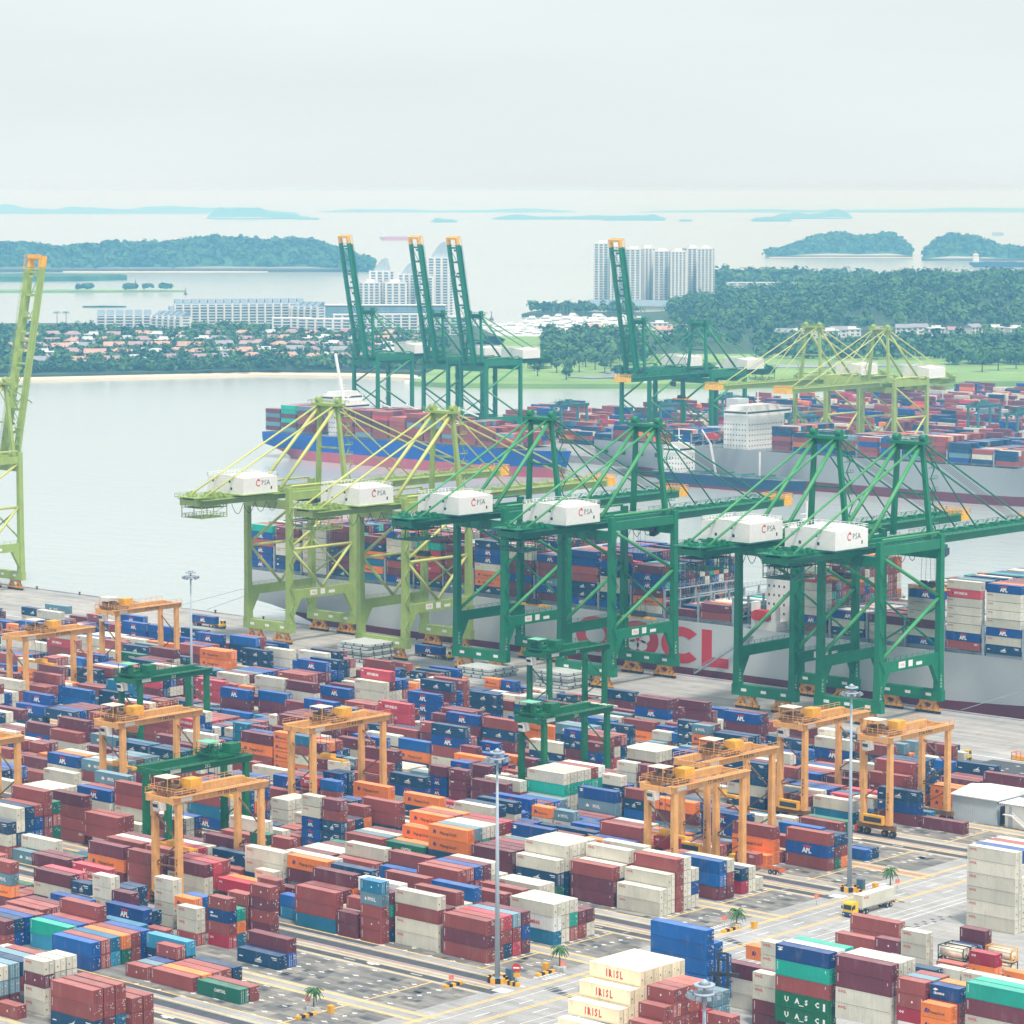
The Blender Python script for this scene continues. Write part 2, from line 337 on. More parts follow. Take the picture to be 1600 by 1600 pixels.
def container_group():
    g = bpy.data.node_groups.new('container_paint', 'ShaderNodeTree')
    g.interface.new_socket('Color', in_out='INPUT', socket_type='NodeSocketColor'); g.interface.new_socket('Seed', in_out='INPUT', socket_type='NodeSocketFloat')
    g.interface.new_socket('BSDF', in_out='OUTPUT', socket_type='NodeSocketShader')
    gi = N(g, 'NodeGroupInput'); go = N(g, 'NodeGroupOutput'); K = g.links.new
    geo = N(g, 'ShaderNodeNewGeometry'); b = N(g, 'ShaderNodeBsdfPrincipled'); b.inputs['Roughness'].default_value = .55
    def noise(sc, det, ms, rough=.55):
        mpn = N(g, 'ShaderNodeMapping'); mpn.inputs['Scale'].default_value = ms; n = N(g, 'ShaderNodeTexNoise'); n.inputs['Scale'].default_value = sc; n.inputs['Detail'].default_value = det; n.inputs['Roughness'].default_value = rough
        K(geo.outputs['Position'], mpn.inputs['Vector']); K(mpn.outputs['Vector'], n.inputs['Vector']); return n.outputs['Fac']
    def ramp(f, lo, hi, a, c):
        r = N(g, 'ShaderNodeMapRange'); r.inputs['From Min'].default_value = lo; r.inputs['From Max'].default_value = hi; r.inputs['To Min'].default_value = a; r.inputs['To Max'].default_value = c
        K(f, r.inputs['Value']); return r.outputs['Result']
    def mul(c, f):
        x = N(g, 'ShaderNodeMixRGB', blend_type='MULTIPLY'); x.inputs['Fac'].default_value = 1; K(c, x.inputs['Color1']); K(f, x.inputs['Color2']); return x.outputs['Color']
    def mix(fac, c, col):
        x = N(g, 'ShaderNodeMixRGB'); K(fac, x.inputs['Fac']); K(c, x.inputs['Color1']); x.inputs['Color2'].default_value = (*col, 1); return x.outputs['Color']
    c = mul(gi.outputs['Color'], ramp(gi.outputs['Seed'], 0, 1, .84, 1.14))
    c = mul(c, ramp(noise(.22, 3, (1,1,1)), .3, .7, .90, 1.10))
    c = mul(c, ramp(noise(1.0, 2, (3.2,3.2,.12)), .3, .7, .95, 1.04))             # ribbed panels, faint streaks
    c = mix(ramp(noise(.55, 5, (1,1,.35), .6), .56, .74, 0, .30), c, (.30,.24,.21))                 # faded, chalky patches
    c = mix(ramp(noise(1.5, 6, (1.2,1.2,.4), .7), .60, .80, 0, .50), c, (.13,.075,.05))   # rust and grime
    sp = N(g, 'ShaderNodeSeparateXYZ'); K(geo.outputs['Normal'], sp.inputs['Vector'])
    dust_sheen = N(g, 'ShaderNodeMath', operation='MULTIPLY'); K(ramp(sp.outputs['Z'], .6, .95, 0, .15), dust_sheen.inputs[0]); K(ramp(noise(.35, 4, (1,1,1)), .3, .7, .55, 1.25), dust_sheen.inputs[1])
    up = ramp(sp.outputs['Z'], .6, .95, 1.0, 1.32); c = mul(c, up); c = mix(dust_sheen.outputs[0], c, (.78,.70,.67))                                     # weathered, dusty roofs, with sky light and sheen painted into their colour
    K(c, b.inputs['Base Color'])
    # ribs: relief across the long panels
    spx = N(g, 'ShaderNodeSeparateXYZ'); K(geo.outputs['Position'], spx.inputs['Vector'])
    ad = N(g, 'ShaderNodeMath', operation='ADD'); K(spx.outputs['X'], ad.inputs[0]); K(spx.outputs['Y'], ad.inputs[1])
    m2 = N(g, 'ShaderNodeMath', operation='MULTIPLY'); K(ad.outputs[0], m2.inputs[0]); m2.inputs[1].default_value = 2*math.pi/.42
    sn = N(g, 'ShaderNodeMath', operation='SINE'); K(m2.outputs[0], sn.inputs[0])
    bp = N(g, 'ShaderNodeBump'); bp.inputs['Strength'].default_value = .35; bp.inputs['Distance'].default_value = .03; K(sn.outputs[0], bp.inputs['Height']); K(bp.outputs['Normal'], b.inputs['Normal'])
    K(b.outputs['BSDF'], go.inputs['BSDF']); return g
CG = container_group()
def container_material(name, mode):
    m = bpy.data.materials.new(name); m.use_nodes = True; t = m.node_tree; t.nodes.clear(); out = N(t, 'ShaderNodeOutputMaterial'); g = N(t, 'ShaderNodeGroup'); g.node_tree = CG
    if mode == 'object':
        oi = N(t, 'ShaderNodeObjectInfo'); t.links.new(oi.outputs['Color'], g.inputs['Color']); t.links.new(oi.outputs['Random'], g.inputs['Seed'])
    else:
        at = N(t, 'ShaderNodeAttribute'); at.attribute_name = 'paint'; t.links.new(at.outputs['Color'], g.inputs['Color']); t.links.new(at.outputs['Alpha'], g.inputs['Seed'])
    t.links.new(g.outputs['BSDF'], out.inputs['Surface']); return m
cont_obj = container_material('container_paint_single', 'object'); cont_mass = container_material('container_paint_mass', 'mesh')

class Box:
    __slots__ = ('u','v','z','l','h','c','w','where','seed','vis','letter','n')
    def __init__(s, u, v, z, l, h, c, where=None, w=2.438, letter=True):
        s.u, s.v, s.z, s.l, s.h, s.c, s.where, s.w, s.letter = u, v, z, l, h, c, where, w, letter; s.seed = random.random(); s.vis = 0
BOXES = []          # u,v,z = corner with the lowest coordinates; length along X
def stack(u_right, v, tiers, length=12.19, hc=2.9, where=None, z0=.02, gap=.03):
    z = z0; n = len(tiers)
    for i, ch in enumerate(tiers):
        if ch != ' ':
            h = 2.59 if length < 10 else hc
            BOXES.append(Box(u_right-length, v, z, length, h, ch, None if where is None else where + (i+1, n)))
        z += (2.59 if length < 10 else hc) + gap
    return z
# logos and codes on the long side that faces -Y (towards the city) in side coordinates (along X, up Z)
def letters(kind, l, h, white, red, black, purple, o, seed=.5):
    """o(x, z) -> 3D point on the side"""
    ux = Vector(o(1,0)) - Vector(o(0,0)); uz = Vector(o(0,1)) - Vector(o(0,0))
    def T(mb, s, x, z, hh, bold=.02, **k): put_text(mb, s, o(x,z), ux, uz, hh, bold, **k)
    def Q(mb, pts): mb.poly([o(*p) for p in pts])
    if kind == 'code':
        for k in range(6): Q(white, [(.42,h-.5-k*.26),(.60,h-.5-k*.26),(.60,h-.34-k*.26),(.42,h-.34-k*.26)])
        if seed > .45: Q(white, [(l-.75,h-.9),(l-.62,h-.9),(l-.62,h-.4),(l-.75,h-.4)])
        if .45 < seed < .62:
            for a in (0, .22, .44): Q(white, [(l-2.1,h-.5-a),(l-1.0,h-.5-a),(l-1.0,h-.38-a),(l-2.1,h-.38-a)])
        elif .62 < seed < .72: Q(white, [(.9,h-.85),(1.9,h-.85),(1.9,h-.5),(.9,h-.5)])
        elif .72 < seed < .80: Q(white, [(l*.5,h*.5),(l*.5+.25,h*.5-.25),(l*.5+.5,h*.5),(l*.5+.25,h*.5+.25)])
        elif seed > .93: Q(red, [(.9,h-.9),(2.2,h-.9),(2.2,h-.5),(.9,h-.5)])
    elif kind == 'oocl':
        T(red, 'OOCL', .55, h-.85, .48, .04)
    elif kind == 'apl':
        s = min(1, l/9)
        T(white, 'APL', l/2, .45*h-.62, 1.15*s, .05, centre=True, spacing=.95)
        x0 = l/2-.95*s; z0 = .45*h+.72*s
        Q(red, [(x0-.3,z0+.22),(x0+.2,z0),(x0+2.1*s,z0),(x0+2.4*s,z0+.22),(x0+1.2*s,z0+.36),(x0+.4*s,z0+.36)])
    elif kind == 'gull':
        x0 = l*.42; z0 = h*.38; s = min(1, l/10)
        Q(white, [(x0,z0+.15),(x0+1.0*s,z0+.42),(x0+2.0*s,z0+1.05),(x0+1.55*s,z0+.45),(x0+2.3*s,z0+.12),(x0+1.1*s,z0+.10)])
        for a in (0, .2): Q(white, [(x0+.1,z0-.12-a),(x0+2.1*s,z0-.12-a),(x0+2.1*s,z0-.02-a),(x0+.1,z0-.02-a)])
        Q(white, [(.5,h*.42),(1.7,h*.42),(1.6,h*.42+.22),(.6,h*.42+.22)]); Q(white, [(l-2.1,h-.65),(l-.5,h-.65),(l-.5,h-.45),(l-2.1,h-.45)]); Q(white, [(l-1.7,h-1.0),(l-.5,h-1.0),(l-.5,h-.86),(l-1.7,h-.86)])
    elif kind == 'hyundai':
        T(white, 'HYUNDAI', l*.22, h*.40, .78, .05); Q(black, [(l*.16,h*.38),(l*.20,h*.38),(l*.20,h*.68),(l*.165,h*.60)]); Q(white, [(.4,h-.75),(1.3,h-.75),(1.3,h-.4),(.4,h-.4)])
    elif kind == 'kline':
        T(white, 'K', l*.30, h*.33, 1.15, .05); T(white, 'LINE', l*.42, h*.33, .72, .04); Q(white, [(.4,h-.75),(1.0,h-.75),(1.0,h-.35),(.4,h-.35)])
    elif kind == 'hapag':
        s = 1 if l > 9 else .62
        T(black, 'Hapag-Lloyd', l*.30, h*.36, .72*s, .015); Q(purple, [(l*.12,h*.36),(l*.12+.45,h*.36),(l*.12+.72,h*.66),(l*.12+.25,h*.66)]); Q(purple, [(l*.12+.55,h*.34),(l*.12+.85,h*.34),(l*.12+1.1,h*.60),(l*.12+.82,h*.60)])
    elif kind == 'capital':
        T(white, 'CAPITAL', l*.40, h*.50, .62, .04)
    elif kind == 'mol':
        T(white, 'MOL', l*.36 if l < 9 else l*.40, h*.36, .85, .04); Q(white, [(l*.20,h*.42),(l*.27,h*.34),(l*.31,h*.48),(l*.25,h*.66)])
    elif kind == 'irisl':
        T(red, 'IRISL', l*.33, h*.27, 1.4, .03, width=4.0, spacing=1.45)
    elif kind == 'oo':
        T(white, 'OO', .5, h-1.0, .5, .05)
    elif kind == 'uasc':
        for q, ch in enumerate('UASC'): T(white, ch, l*.18+q*l*.19, h*.42, 1.0, .05)
        Q(white, [(l*.45,h*.28),(l*.54,h*.28),(l*.54,h*.34),(l*.45,h*.34)]); Q(white, [(l-1.2,h*.25),(l-.7,h*.25),(l-.7,h*.75),(l-1.2,h*.75)])
    elif kind == 'cronos':
        Q(white, [(.5,h*.66),(1.0,h*.60),(1.7,h*.68),(1.1,h*.80)]); T(white, 'CRONOS', .6, h*.36, .42, .05) if l < 9 else Q(white, [(.5,h-.6),(1.7,h-.6),(1.7,h-.42),(.5,h-.42)])
    elif kind == 'ming':
        if l > 9: T(red, 'YANG MING', l*.20, h*.36, .75, .03)
# door ends (facing +X): white marks, data plates and a yellow label
def door_marks(white, yellow, b, rng, dark):
    x = b.u + b.l + .075
    def Q(mb, y0, y1, z0, z1): mb.poly([(x,b.v+y0,b.z+z0),(x,b.v+y1,b.z+z0),(x,b.v+y1,b.z+z1),(x,b.v+y0,b.z+z1)])
    Q(dark, 1.19, 1.25, .12, b.h-.16)
    if b.c in 'WYP':
        Q(dark, .35, .62, .40*b.h, .40*b.h+.24); Q(dark, 1.9, 2.05, .55*b.h, .55*b.h+.12)
        if b.c == 'W': Q(white, 1.4, 2.1, .74*b.h, .74*b.h+.2)
        return
    for y_ in (.42, .86, 1.58, 2.02): Q(white if b.seed > .8 else dark, y_-.03, y_+.03, .2, b.h-.25)
    for k in range(rng.randint(4,7)):
        y = rng.uniform(1.25,2.1); z = rng.uniform(.5*b.h,.9*b.h); Q(white, y, y+rng.uniform(.14,.36), z, z+.14)
    for k in range(2):
        y = rng.uniform(.25,.95); z = rng.uniform(.3*b.h,.85*b.h); Q(white, y, y+.16, z, z+.12)
    if rng.random() < .45: Q(yellow, 1.85, 2.15, .28*b.h, .28*b.h+.34)
# ---------------------------------------------------------------- the yard: stacks on the block grid
BLK = {}
for k in range(7): BLK['o%d' % k] = ODD[k]; BLK['e%d' % k] = EVEN[k]
BORDER = ['o0','e0','o1','e1','o2','e2','o3','e3','o4','e4','o5','e5','o6','e6']
EX = {  # explicit stacks, bottom to top; a pair means two twenty-foot stacks (west, east); bay 0 is next to the cross road
 'o2': {0: {0:'', 1:'RMR', 2:'MRR', 3:'NRK', 4:'KRS', 5:'MBM'},
        1: {0:'', 1:'WWRW', 2:'WWM', 3:'WWWR', 4:'WMW', 5:'RWRZ'},
        2: {0:('MM','RRRST'), 1:('RRR','NMAM'), 2:'RMMP', 3:('GKM','CKM'), 4:'RNR', 5:'RNNR'},
        3: {0:'TRR', 1:'MCM', 2:'NGOM', 3:('RRR','RXM'), 4:'MBNN', 5:'WWN'},
        4: {0:'', 1:('RMR','TZ'), 2:('M','MM'), 3:('NM','MA'), 4:'WOMO', 5:'MMOW'},
        5: {0:('',''), 1:'MC', 2:'MO', 3:('M','RRW'), 4:'NNWW', 5:('WW','B')},
        6: {0:'WWM', 1:'MKK', 2:'ARR', 3:('NN','NR'), 4:'RR', 5:'MRN'},
        7: {0:'RRR', 1:('','RS'), 2:'RRR', 3:'WMM', 4:'CRC', 5:'WWW'}},
 'e2': {0: {0:'TPW', 1:'WWW', 2:'RAW', 3:'RM', 4:'WM', 5:''},
        1: {0:'WWR', 1:('RW','W'), 2:'RWR', 3:('MWM','MMM'), 4:'RWW', 5:'GNW'},
        2: {0:'RMRR', 1:'MRMR', 2:'WRRB', 3:'NMMM', 4:'WWWW', 5:'WWW'},
        3: {0:('NB','SMW'), 1:'BBZ', 2:'NNRR', 3:'MMO', 4:'OOM', 5:('RR','MW')},
        4: {0:('NA','NS'), 1:'NNR', 2:'WMMW', 3:'NMW', 4:'TTN', 5:'RRR'},
        5: {0:'WWW', 1:'WWM', 2:'WWW', 3:'WWW', 4:'WWM', 5:'MMG'}},
 'o3': {0: {0:'', 1:'WW', 2:'WWW', 3:'RRRR', 4:'WWWW', 5:'WBW'},
        1: {0:'', 1:'MMR', 2:'MNW', 3:'MMRW', 4:'RMW', 5:'RWWW'},
        2: {0:'GNW', 1:'NNWW', 2:'MDWW', 3:'WWWW', 4:'MMMW', 5:'MRM'},
        3: {0:'MMM', 1:'RRM', 2:'RMM', 3:'MMR', 4:'RRS', 5:'WSND'},
        4: {0:'NNOO', 1:'RRRS', 2:'WWAW', 3:'WWRW', 4:'RMWR', 5:'MCWC'}},
 'e3': {0: {0:'MZZ', 1:'MRW', 2:'', 3:'CN', 4:'WW', 5:'W'},
        1: {0:('MM','CC'), 1:'QN', 2:('SM','MM'), 3:'MN', 4:'RR', 5:'RR'},
        2: {0:'BOO', 1:'NBB', 2:'MMRR', 3:'BBO', 4:'MMM', 5:'MM'}},
 'o4': {0: {0:'', 1:'', 2:'', 3:'RBR', 4:('','GMN'), 5:('','ORN')},
        1: {0:'', 1:('','O'), 2:'OOR', 3:('M','R'), 4:'RR', 5:''}},
 'e4': {0: {0:('','Z'), 1:('','N'), 2:'', 3:'', 4:'', 5:''}, 1: {0:'CZ', 1:'W', 2:'A', 3:'RR', 4:'MG', 5:''}},
 'o5': {0: {0:'', 1:'', 2:'', 3:'M', 4:'', 5:''}, 1: {0:'', 1:'', 2:'', 3:'MDN', 4:'', 5:'T'}},
 'e5': {0: {r:'' for r in range(6)}, 1: {0:'', 1:'', 2:'', 3:'OO', 4:'OO', 5:''}, 2: {0:'RMR', 1:'RMMR', 2:'RNMN', 3:'RNNN', 4:'MNN', 5:''}},
 'e1': {0: {r:'' for r in range(6)}, 1: {r:'' for r in range(6)}, 2: {0:'', 1:'N', 2:'BM', 3:'', 4:'', 5:''},
        3: {0:'', 1:'', 2:'', 3:('CRDR',''), 4:('TOA',''), 5:('RMRR','RMRMR')},
        4: {0:('','R'), 1:('R',''), 2:('','RWW'), 3:('',''), 4:('MOO',''), 5:('RMZ','RM')},
        5: {0:('R','W'), 1:'NB', 2:('WWM','NN'), 3:('',''), 4:('WWWW',''), 5:('NTS','')},
        6: {0:'', 1:('WWWW',''), 2:('GNN','NWWW'), 3:('MM',''), 4:('AW','WW'), 5:'WW'},
        7: {0:'B', 1:'MRM', 2:'WWM', 3:'WKL', 4:'RR', 5:'RM'}},
 'o1': {0: {r:'' for r in range(6)}, 1: {0:'', 1:'G', 2:'R', 3:'', 4:'', 5:''}, 2: {0:'', 1:'R', 2:'O', 3:'R', 4:'R', 5:'N'},
        3: {0:'', 1:('','R'), 2:('','S'), 3:('','D'), 4:('','RR'), 5:'NQ'},
        4: {0:'BZ', 1:'RR', 2:'QT', 3:'GO', 4:'RR', 5:'BB'}, 5: {0:'', 1:('',''), 2:'QA', 3:'SB', 4:'RR', 5:'RRR'}, 6: {0:'RM', 1:'BN', 2:'BB', 3:'NR', 4:'RR', 5:'RR'}},
 'e0': {0: {r:'' for r in range(6)}, 1: {r:'' for r in range(6)}, 2: {r:'' for r in range(6)}},
}
FREE = [(-616.6,623.2,'KKKK',12.19,1),(-515.0,573.7,'WWAW',12.19,0),(-499.9,575.8,'TSD',12.19,1),(-545.6,542.4,'BOO',12.19,1),(-547.9,557.8,'MBN',12.19,1),(-519.4,519.1,'NNRR',12.19,1),(-573.2,636.1,'MOO',12.19,1),(-549.2,517.5,'WWW',6.058,3),(-604.5,484.4,'MWW',12.19,3),
 (-681.5,621.6,'MMB',12.19,1),(-668.6,625.0,'MMZ',12.19,1),(-744.6,670.4,'MOO',12.19,2),(-735.5,680.6,'NNN',12.19,1),(-661.1,643.4,'MMB',12.19,1),(-640.9,668.9,'MWWW',6.058,1),(-621.8,666.0,'BNN',12.19,1),(-588.8,621.9,'BNMB',12.19,1),(-576.0,622.8,'MMNR',12.19,1),(-580.9,594.7,'BOZ',12.19,1),(-557.7,581.7,'RR',6.058,1),
 (-543.4,689.3,'MMB',12.19,2),(-527.7,696.1,'RMB',12.19,1),(-558.4,651.0,'MNN',12.19,1),(-515.4,631.7,'MMB',12.19,1),(-537.6,637.4,'MW',12.19,4),(-476.8,577.9,'SMO',12.19,1),(-617.5,501.8,'MMW',12.19,1),(-566.4,472.4,'MRR',12.19,2),(-514.7,419.6,'MB',12.19,1),(-511.1,427.7,'NWW',6.058,1),(-504.0,427.5,'GNN',6.058,2),
 (-524.7,434.1,'WWL',12.19,1),(-539.2,434.4,'WWM',12.19,2),(-489.4,412.2,'NT',12.19,1),(-515.7,408.1,'NR',12.19,3),(-494.8,431.8,'WWWW',6.058,1),(-773.9,661.0,'NG',12.19,1),(-778.0,649.5,'NB',12.19,1),(-757.8,614.0,'OCM',12.19,1),(-716.4,590.0,'MZZ',12.19,1),(-699.9,628.2,'KKK',12.19,1)]
FOOT = []
_bk = {'W':'WWWRPCMO','K':'KMR','B':'MBN','N':'NNM','M':'MRW','O':'ORM','R':'RMN','T':'NS','G':'GN','D':'DN','Z':'ZB','L':'RM'}
for fi, (u, v, t, l, rows) in enumerate(FREE):
    n_ = {0:6}.get(rows, rows)
    for q in range(n_):
        tt = t if q == 0 else t[:-1] + _bk.get(t[-1], 'R')[(q-1) % len(_bk.get(t[-1], 'R'))]
        stack(u+l, v+q*2.68, tt, l, where=('free', fi, q))
    FOOT.append((u-.3, u+l+.3, v-.1, v+n_*2.68, len(t)))
def blocked(u0, u1, v0, v1): return any(u0 < b and u1 > a and v0 < d and v1 > c for a, b, c, d, _ in FOOT)
def limit(u, v):
    n = 9
    for a, b, c, d, h in FOOT:
        du, dv = (a+b)/2-u, c-v; al = -.6717*du+.7408*dv; la = abs(.7408*du+.6717*dv)
        if 0 < al < 26 and la < 9: n = min(n, max(1, h-2))
    return n
MIX_NEAR = 'RRRRRRRRMMMMMMWWWWWNNNBBOSTG'; MIX_FAR = 'RRRRMMMMMMBBBBNNNNNOWWWWWSTKZR'; MIX_Q = 'BBBBNNNOMMMMRRRRWWWWZS'
rg = random.Random(21)
for bi, key in enumerate(BORDER):
    v0 = BLK[key]; mixc = MIX_NEAR if v0 < 520 else (MIX_FAR if v0 < 660 else MIX_Q)
    for bay in range(0, 36):
        ur = U0 - bay*BAY
        ex = EX.get(key, {}).get(bay)
        if ex is None and key in ('o0',): continue
        if ex is None and key == 'e0' and bay < 4: continue
        base = rg.choice([2,3,3,4,4,4]) if v0 < 560 else rg.choice([2,2,3,3,4,4])
        if v0 > 690: base = rg.choice([0,0,0,0,1,2]) if ur > -740 else rg.choice([0,1,2,2])
        elif v0 > 660 and ur > -720: base = rg.choice([1,2,2,3])
        if rg.random() < .05: base = 1
        twenty = rg.random() < .24; fam = rg.choice(mixc)
        for row in range(6):
            wh = (key, row, bay)
            if ex is not None:
                t = ex.get(row, '')
            else:
                n = max(0, min(5, base + rg.choice([-2,-1,-1,0,0,0,0,0,1])))
                if v0 > 690 and base == 0: n = 0
                def rnd(n):
                    own = fam if rg.random() < .4 else rg.choice(mixc)
                    return ''.join((own if rg.random() < .45 else rg.choice(mixc)) for _ in range(n))
                if v0 > 570 and ur > -450: n = min(n, 2)
                t = (rnd(n), rnd(max(0, n + rg.choice([-1,0,0])))) if (twenty or rg.random() < .1) else rnd(n)
            v = v0 + row*ROW + .05
            du = rg.uniform(-.15,.15)
            if ex is None:
                lim = limit(ur-6, v); t = (t[0][:lim], t[1][:lim]) if isinstance(t, tuple) else t[:lim]
            if blocked(ur-12.3, ur+.2, v, v+2.5):
                if isinstance(t, tuple): t = ('' if blocked(ur-13.2, ur-6.9, v, v+2.5) else t[0], '' if blocked(ur-6.1, ur+.2, v, v+2.5) else t[1])
                else: t = ''
            if isinstance(t, tuple):
                if t[0]: stack(ur-7.05+du, v, t[0], 6.058, where=wh+('west',))
                if t[1]: stack(ur+du, v, t[1], 6.058, where=wh+('east',))
            elif t: stack(ur+du, v, t, 12.19, where=wh+('whole',))
# nearest block, off the grid
for r_, t in enumerate(('NRR','MRR','TRR')): stack(-435.7, 364.8+r_*2.83, t, where=('e0', r_, 1, 'whole'))
for r_, t in enumerate(('RR','RR')): stack(-434.4, 373.3+r_*2.83, t, where=('e0', r_+3, 1, 'whole'))
for r_, t in enumerate(('WWMW','WWWW','WWWW')): stack(-453.9, 368.2+r_*2.83, t, 6.058, where=('e0', r_, 2, 'east'))
stack(-455.6, 362.8, 'R', 6.058, where=('e0', 0, 3, 'east'))
for r_, t in enumerate(('MSW','MSS','RRN','RPS','RNR')): stack(-462.5, 364.0+r_*2.83, t, where=('e0', r_, 4, 'whole'))
# empty-container depot east of the cross road
def depot(ur, v, t, l=12.19, nm='', hc=2.9): stack(ur, v, t, l, hc, where=('depot', nm))
for k in range(5): depot(-354.8, 426.1+k*2.6, 'YYYYY', 12.19, 'cream block %d' % k)
depot(-354.7, 423.1, 'YYYY', nm='cream step 1'); depot(-354.6, 419.9, 'YYY', nm='cream step 2'); depot(-354.5, 416.9, 'YY', nm='cream step 3')
for k, t in enumerate(('ZZZZZZ','ZZZZZ','ZZZZ')): depot(-358.1, 449.3+k*2.7, t, 13.5, 'blue %d' % k)
for k, t in enumerate(('RRRRR','RRRRR','RRRXX','RRXRX')): depot(-345.8, 424.4+k*2.55, t, 6.058, 'red %d' % k)
depot(-345.6, 421.8, 'RRRR', 6.058, 'red step 1'); depot(-345.4, 418.9, 'RRR', 6.058, 'red step 2')
for k, t in enumerate(('RRC ','RRSS','RRSS')): depot(-344.9, 434.9+(k-1)*2.6, t.strip(), 6.058, 'grey %d' % k)
depot(-338.4, 432.2, 'RRR', 6.058, 'grey east')
for k, t in enumerate(('UUURAD','UUURAP','MMMUUA','RRRRR','RRRRX')): depot(-330.3, 450.4+k*2.62, t, nm='green %d' % k)
depot(-343.9, 453.2, 'MMWW', 6.058, 'white column 1'); depot(-344.4, 456.3, 'MMWWWW', 6.058, 'white column 2')
for k, t in enumerate(('WWWWMM','WWWWWW','RRWWWW')): depot(-316.8, 450.8+k*2.62, t, nm='maroon %d' % k)
for k, t in enumerate(('OOOCRR','RRRRRS','RRRRRR')): depot(-309.3, 450.7+k*2.62, t, 6.058, 'stack %d' % k)
depot(-302.2, 448.0, 'OOOOO', 6.058, 'orange front'); depot(-302.4, 451.2, 'RRRRRD', 6.058, 'navy'); depot(-302.4, 454.0, 'RRRRRO', 6.058, 'orange back')
for k, t in enumerate(('WWMWMA','WWWWWA','RRRRRW')): depot(-288.4, 450.6+k*2.62, t, nm='aqua %d' % k)
for k, t in enumerate(('WWWWWW','WWWWWB','WWWWWW','WWWWWR','WWWWWW')): depot(-353.1, 547.4+k*2.62, t, nm='white tower %d' % k)
depot(-355.7, 474.2, 'TNO', nm='orange rear'); depot(-351.0, 461.2, 'WWM', nm='maroon rear'); depot(-351.0, 463.9, 'WW', nm='white rear')
depot(-363.0, 519.0, 'RR', nm='maroon road'); depot(-356.0, 504.2, 'RR', nm='maroon road 2'); depot(-355.6, 501.4, 'R', nm='maroon road 3'); depot(-355.8, 498.7, 'R', nm='maroon road 4')
depot(-349.0, 499.6, 'RMM', 6.058, 'maroon short'); depot(-342.7, 499.6, 'WWWW', 6.058, 'white short'); depot(-341.3, 518.2, 'MMM', 6.058, 'maroon hazard'); depot(-341.2, 514.8, 'BD', 6.058, 'blue hazard')
depot(-328.8, 503.0, 'ROC', 6.058, 'crimson hazard'); depot(-332.9, 496.8, 'WW', 6.058, 'white pair'); depot(-326.4, 496.8, 'WW', 6.058, 'white pair 2'); depot(-334.9, 500.6, 'RX', 6.058, 'red pair')
depot(-321.0, 503.2, 'OO', 6.058, 'orange pair'); depot(-314.6, 503.2, 'RO', 6.058, 'orange pair 2'); depot(-336.6, 493.9, 'NN', 6.058, 'navy short')
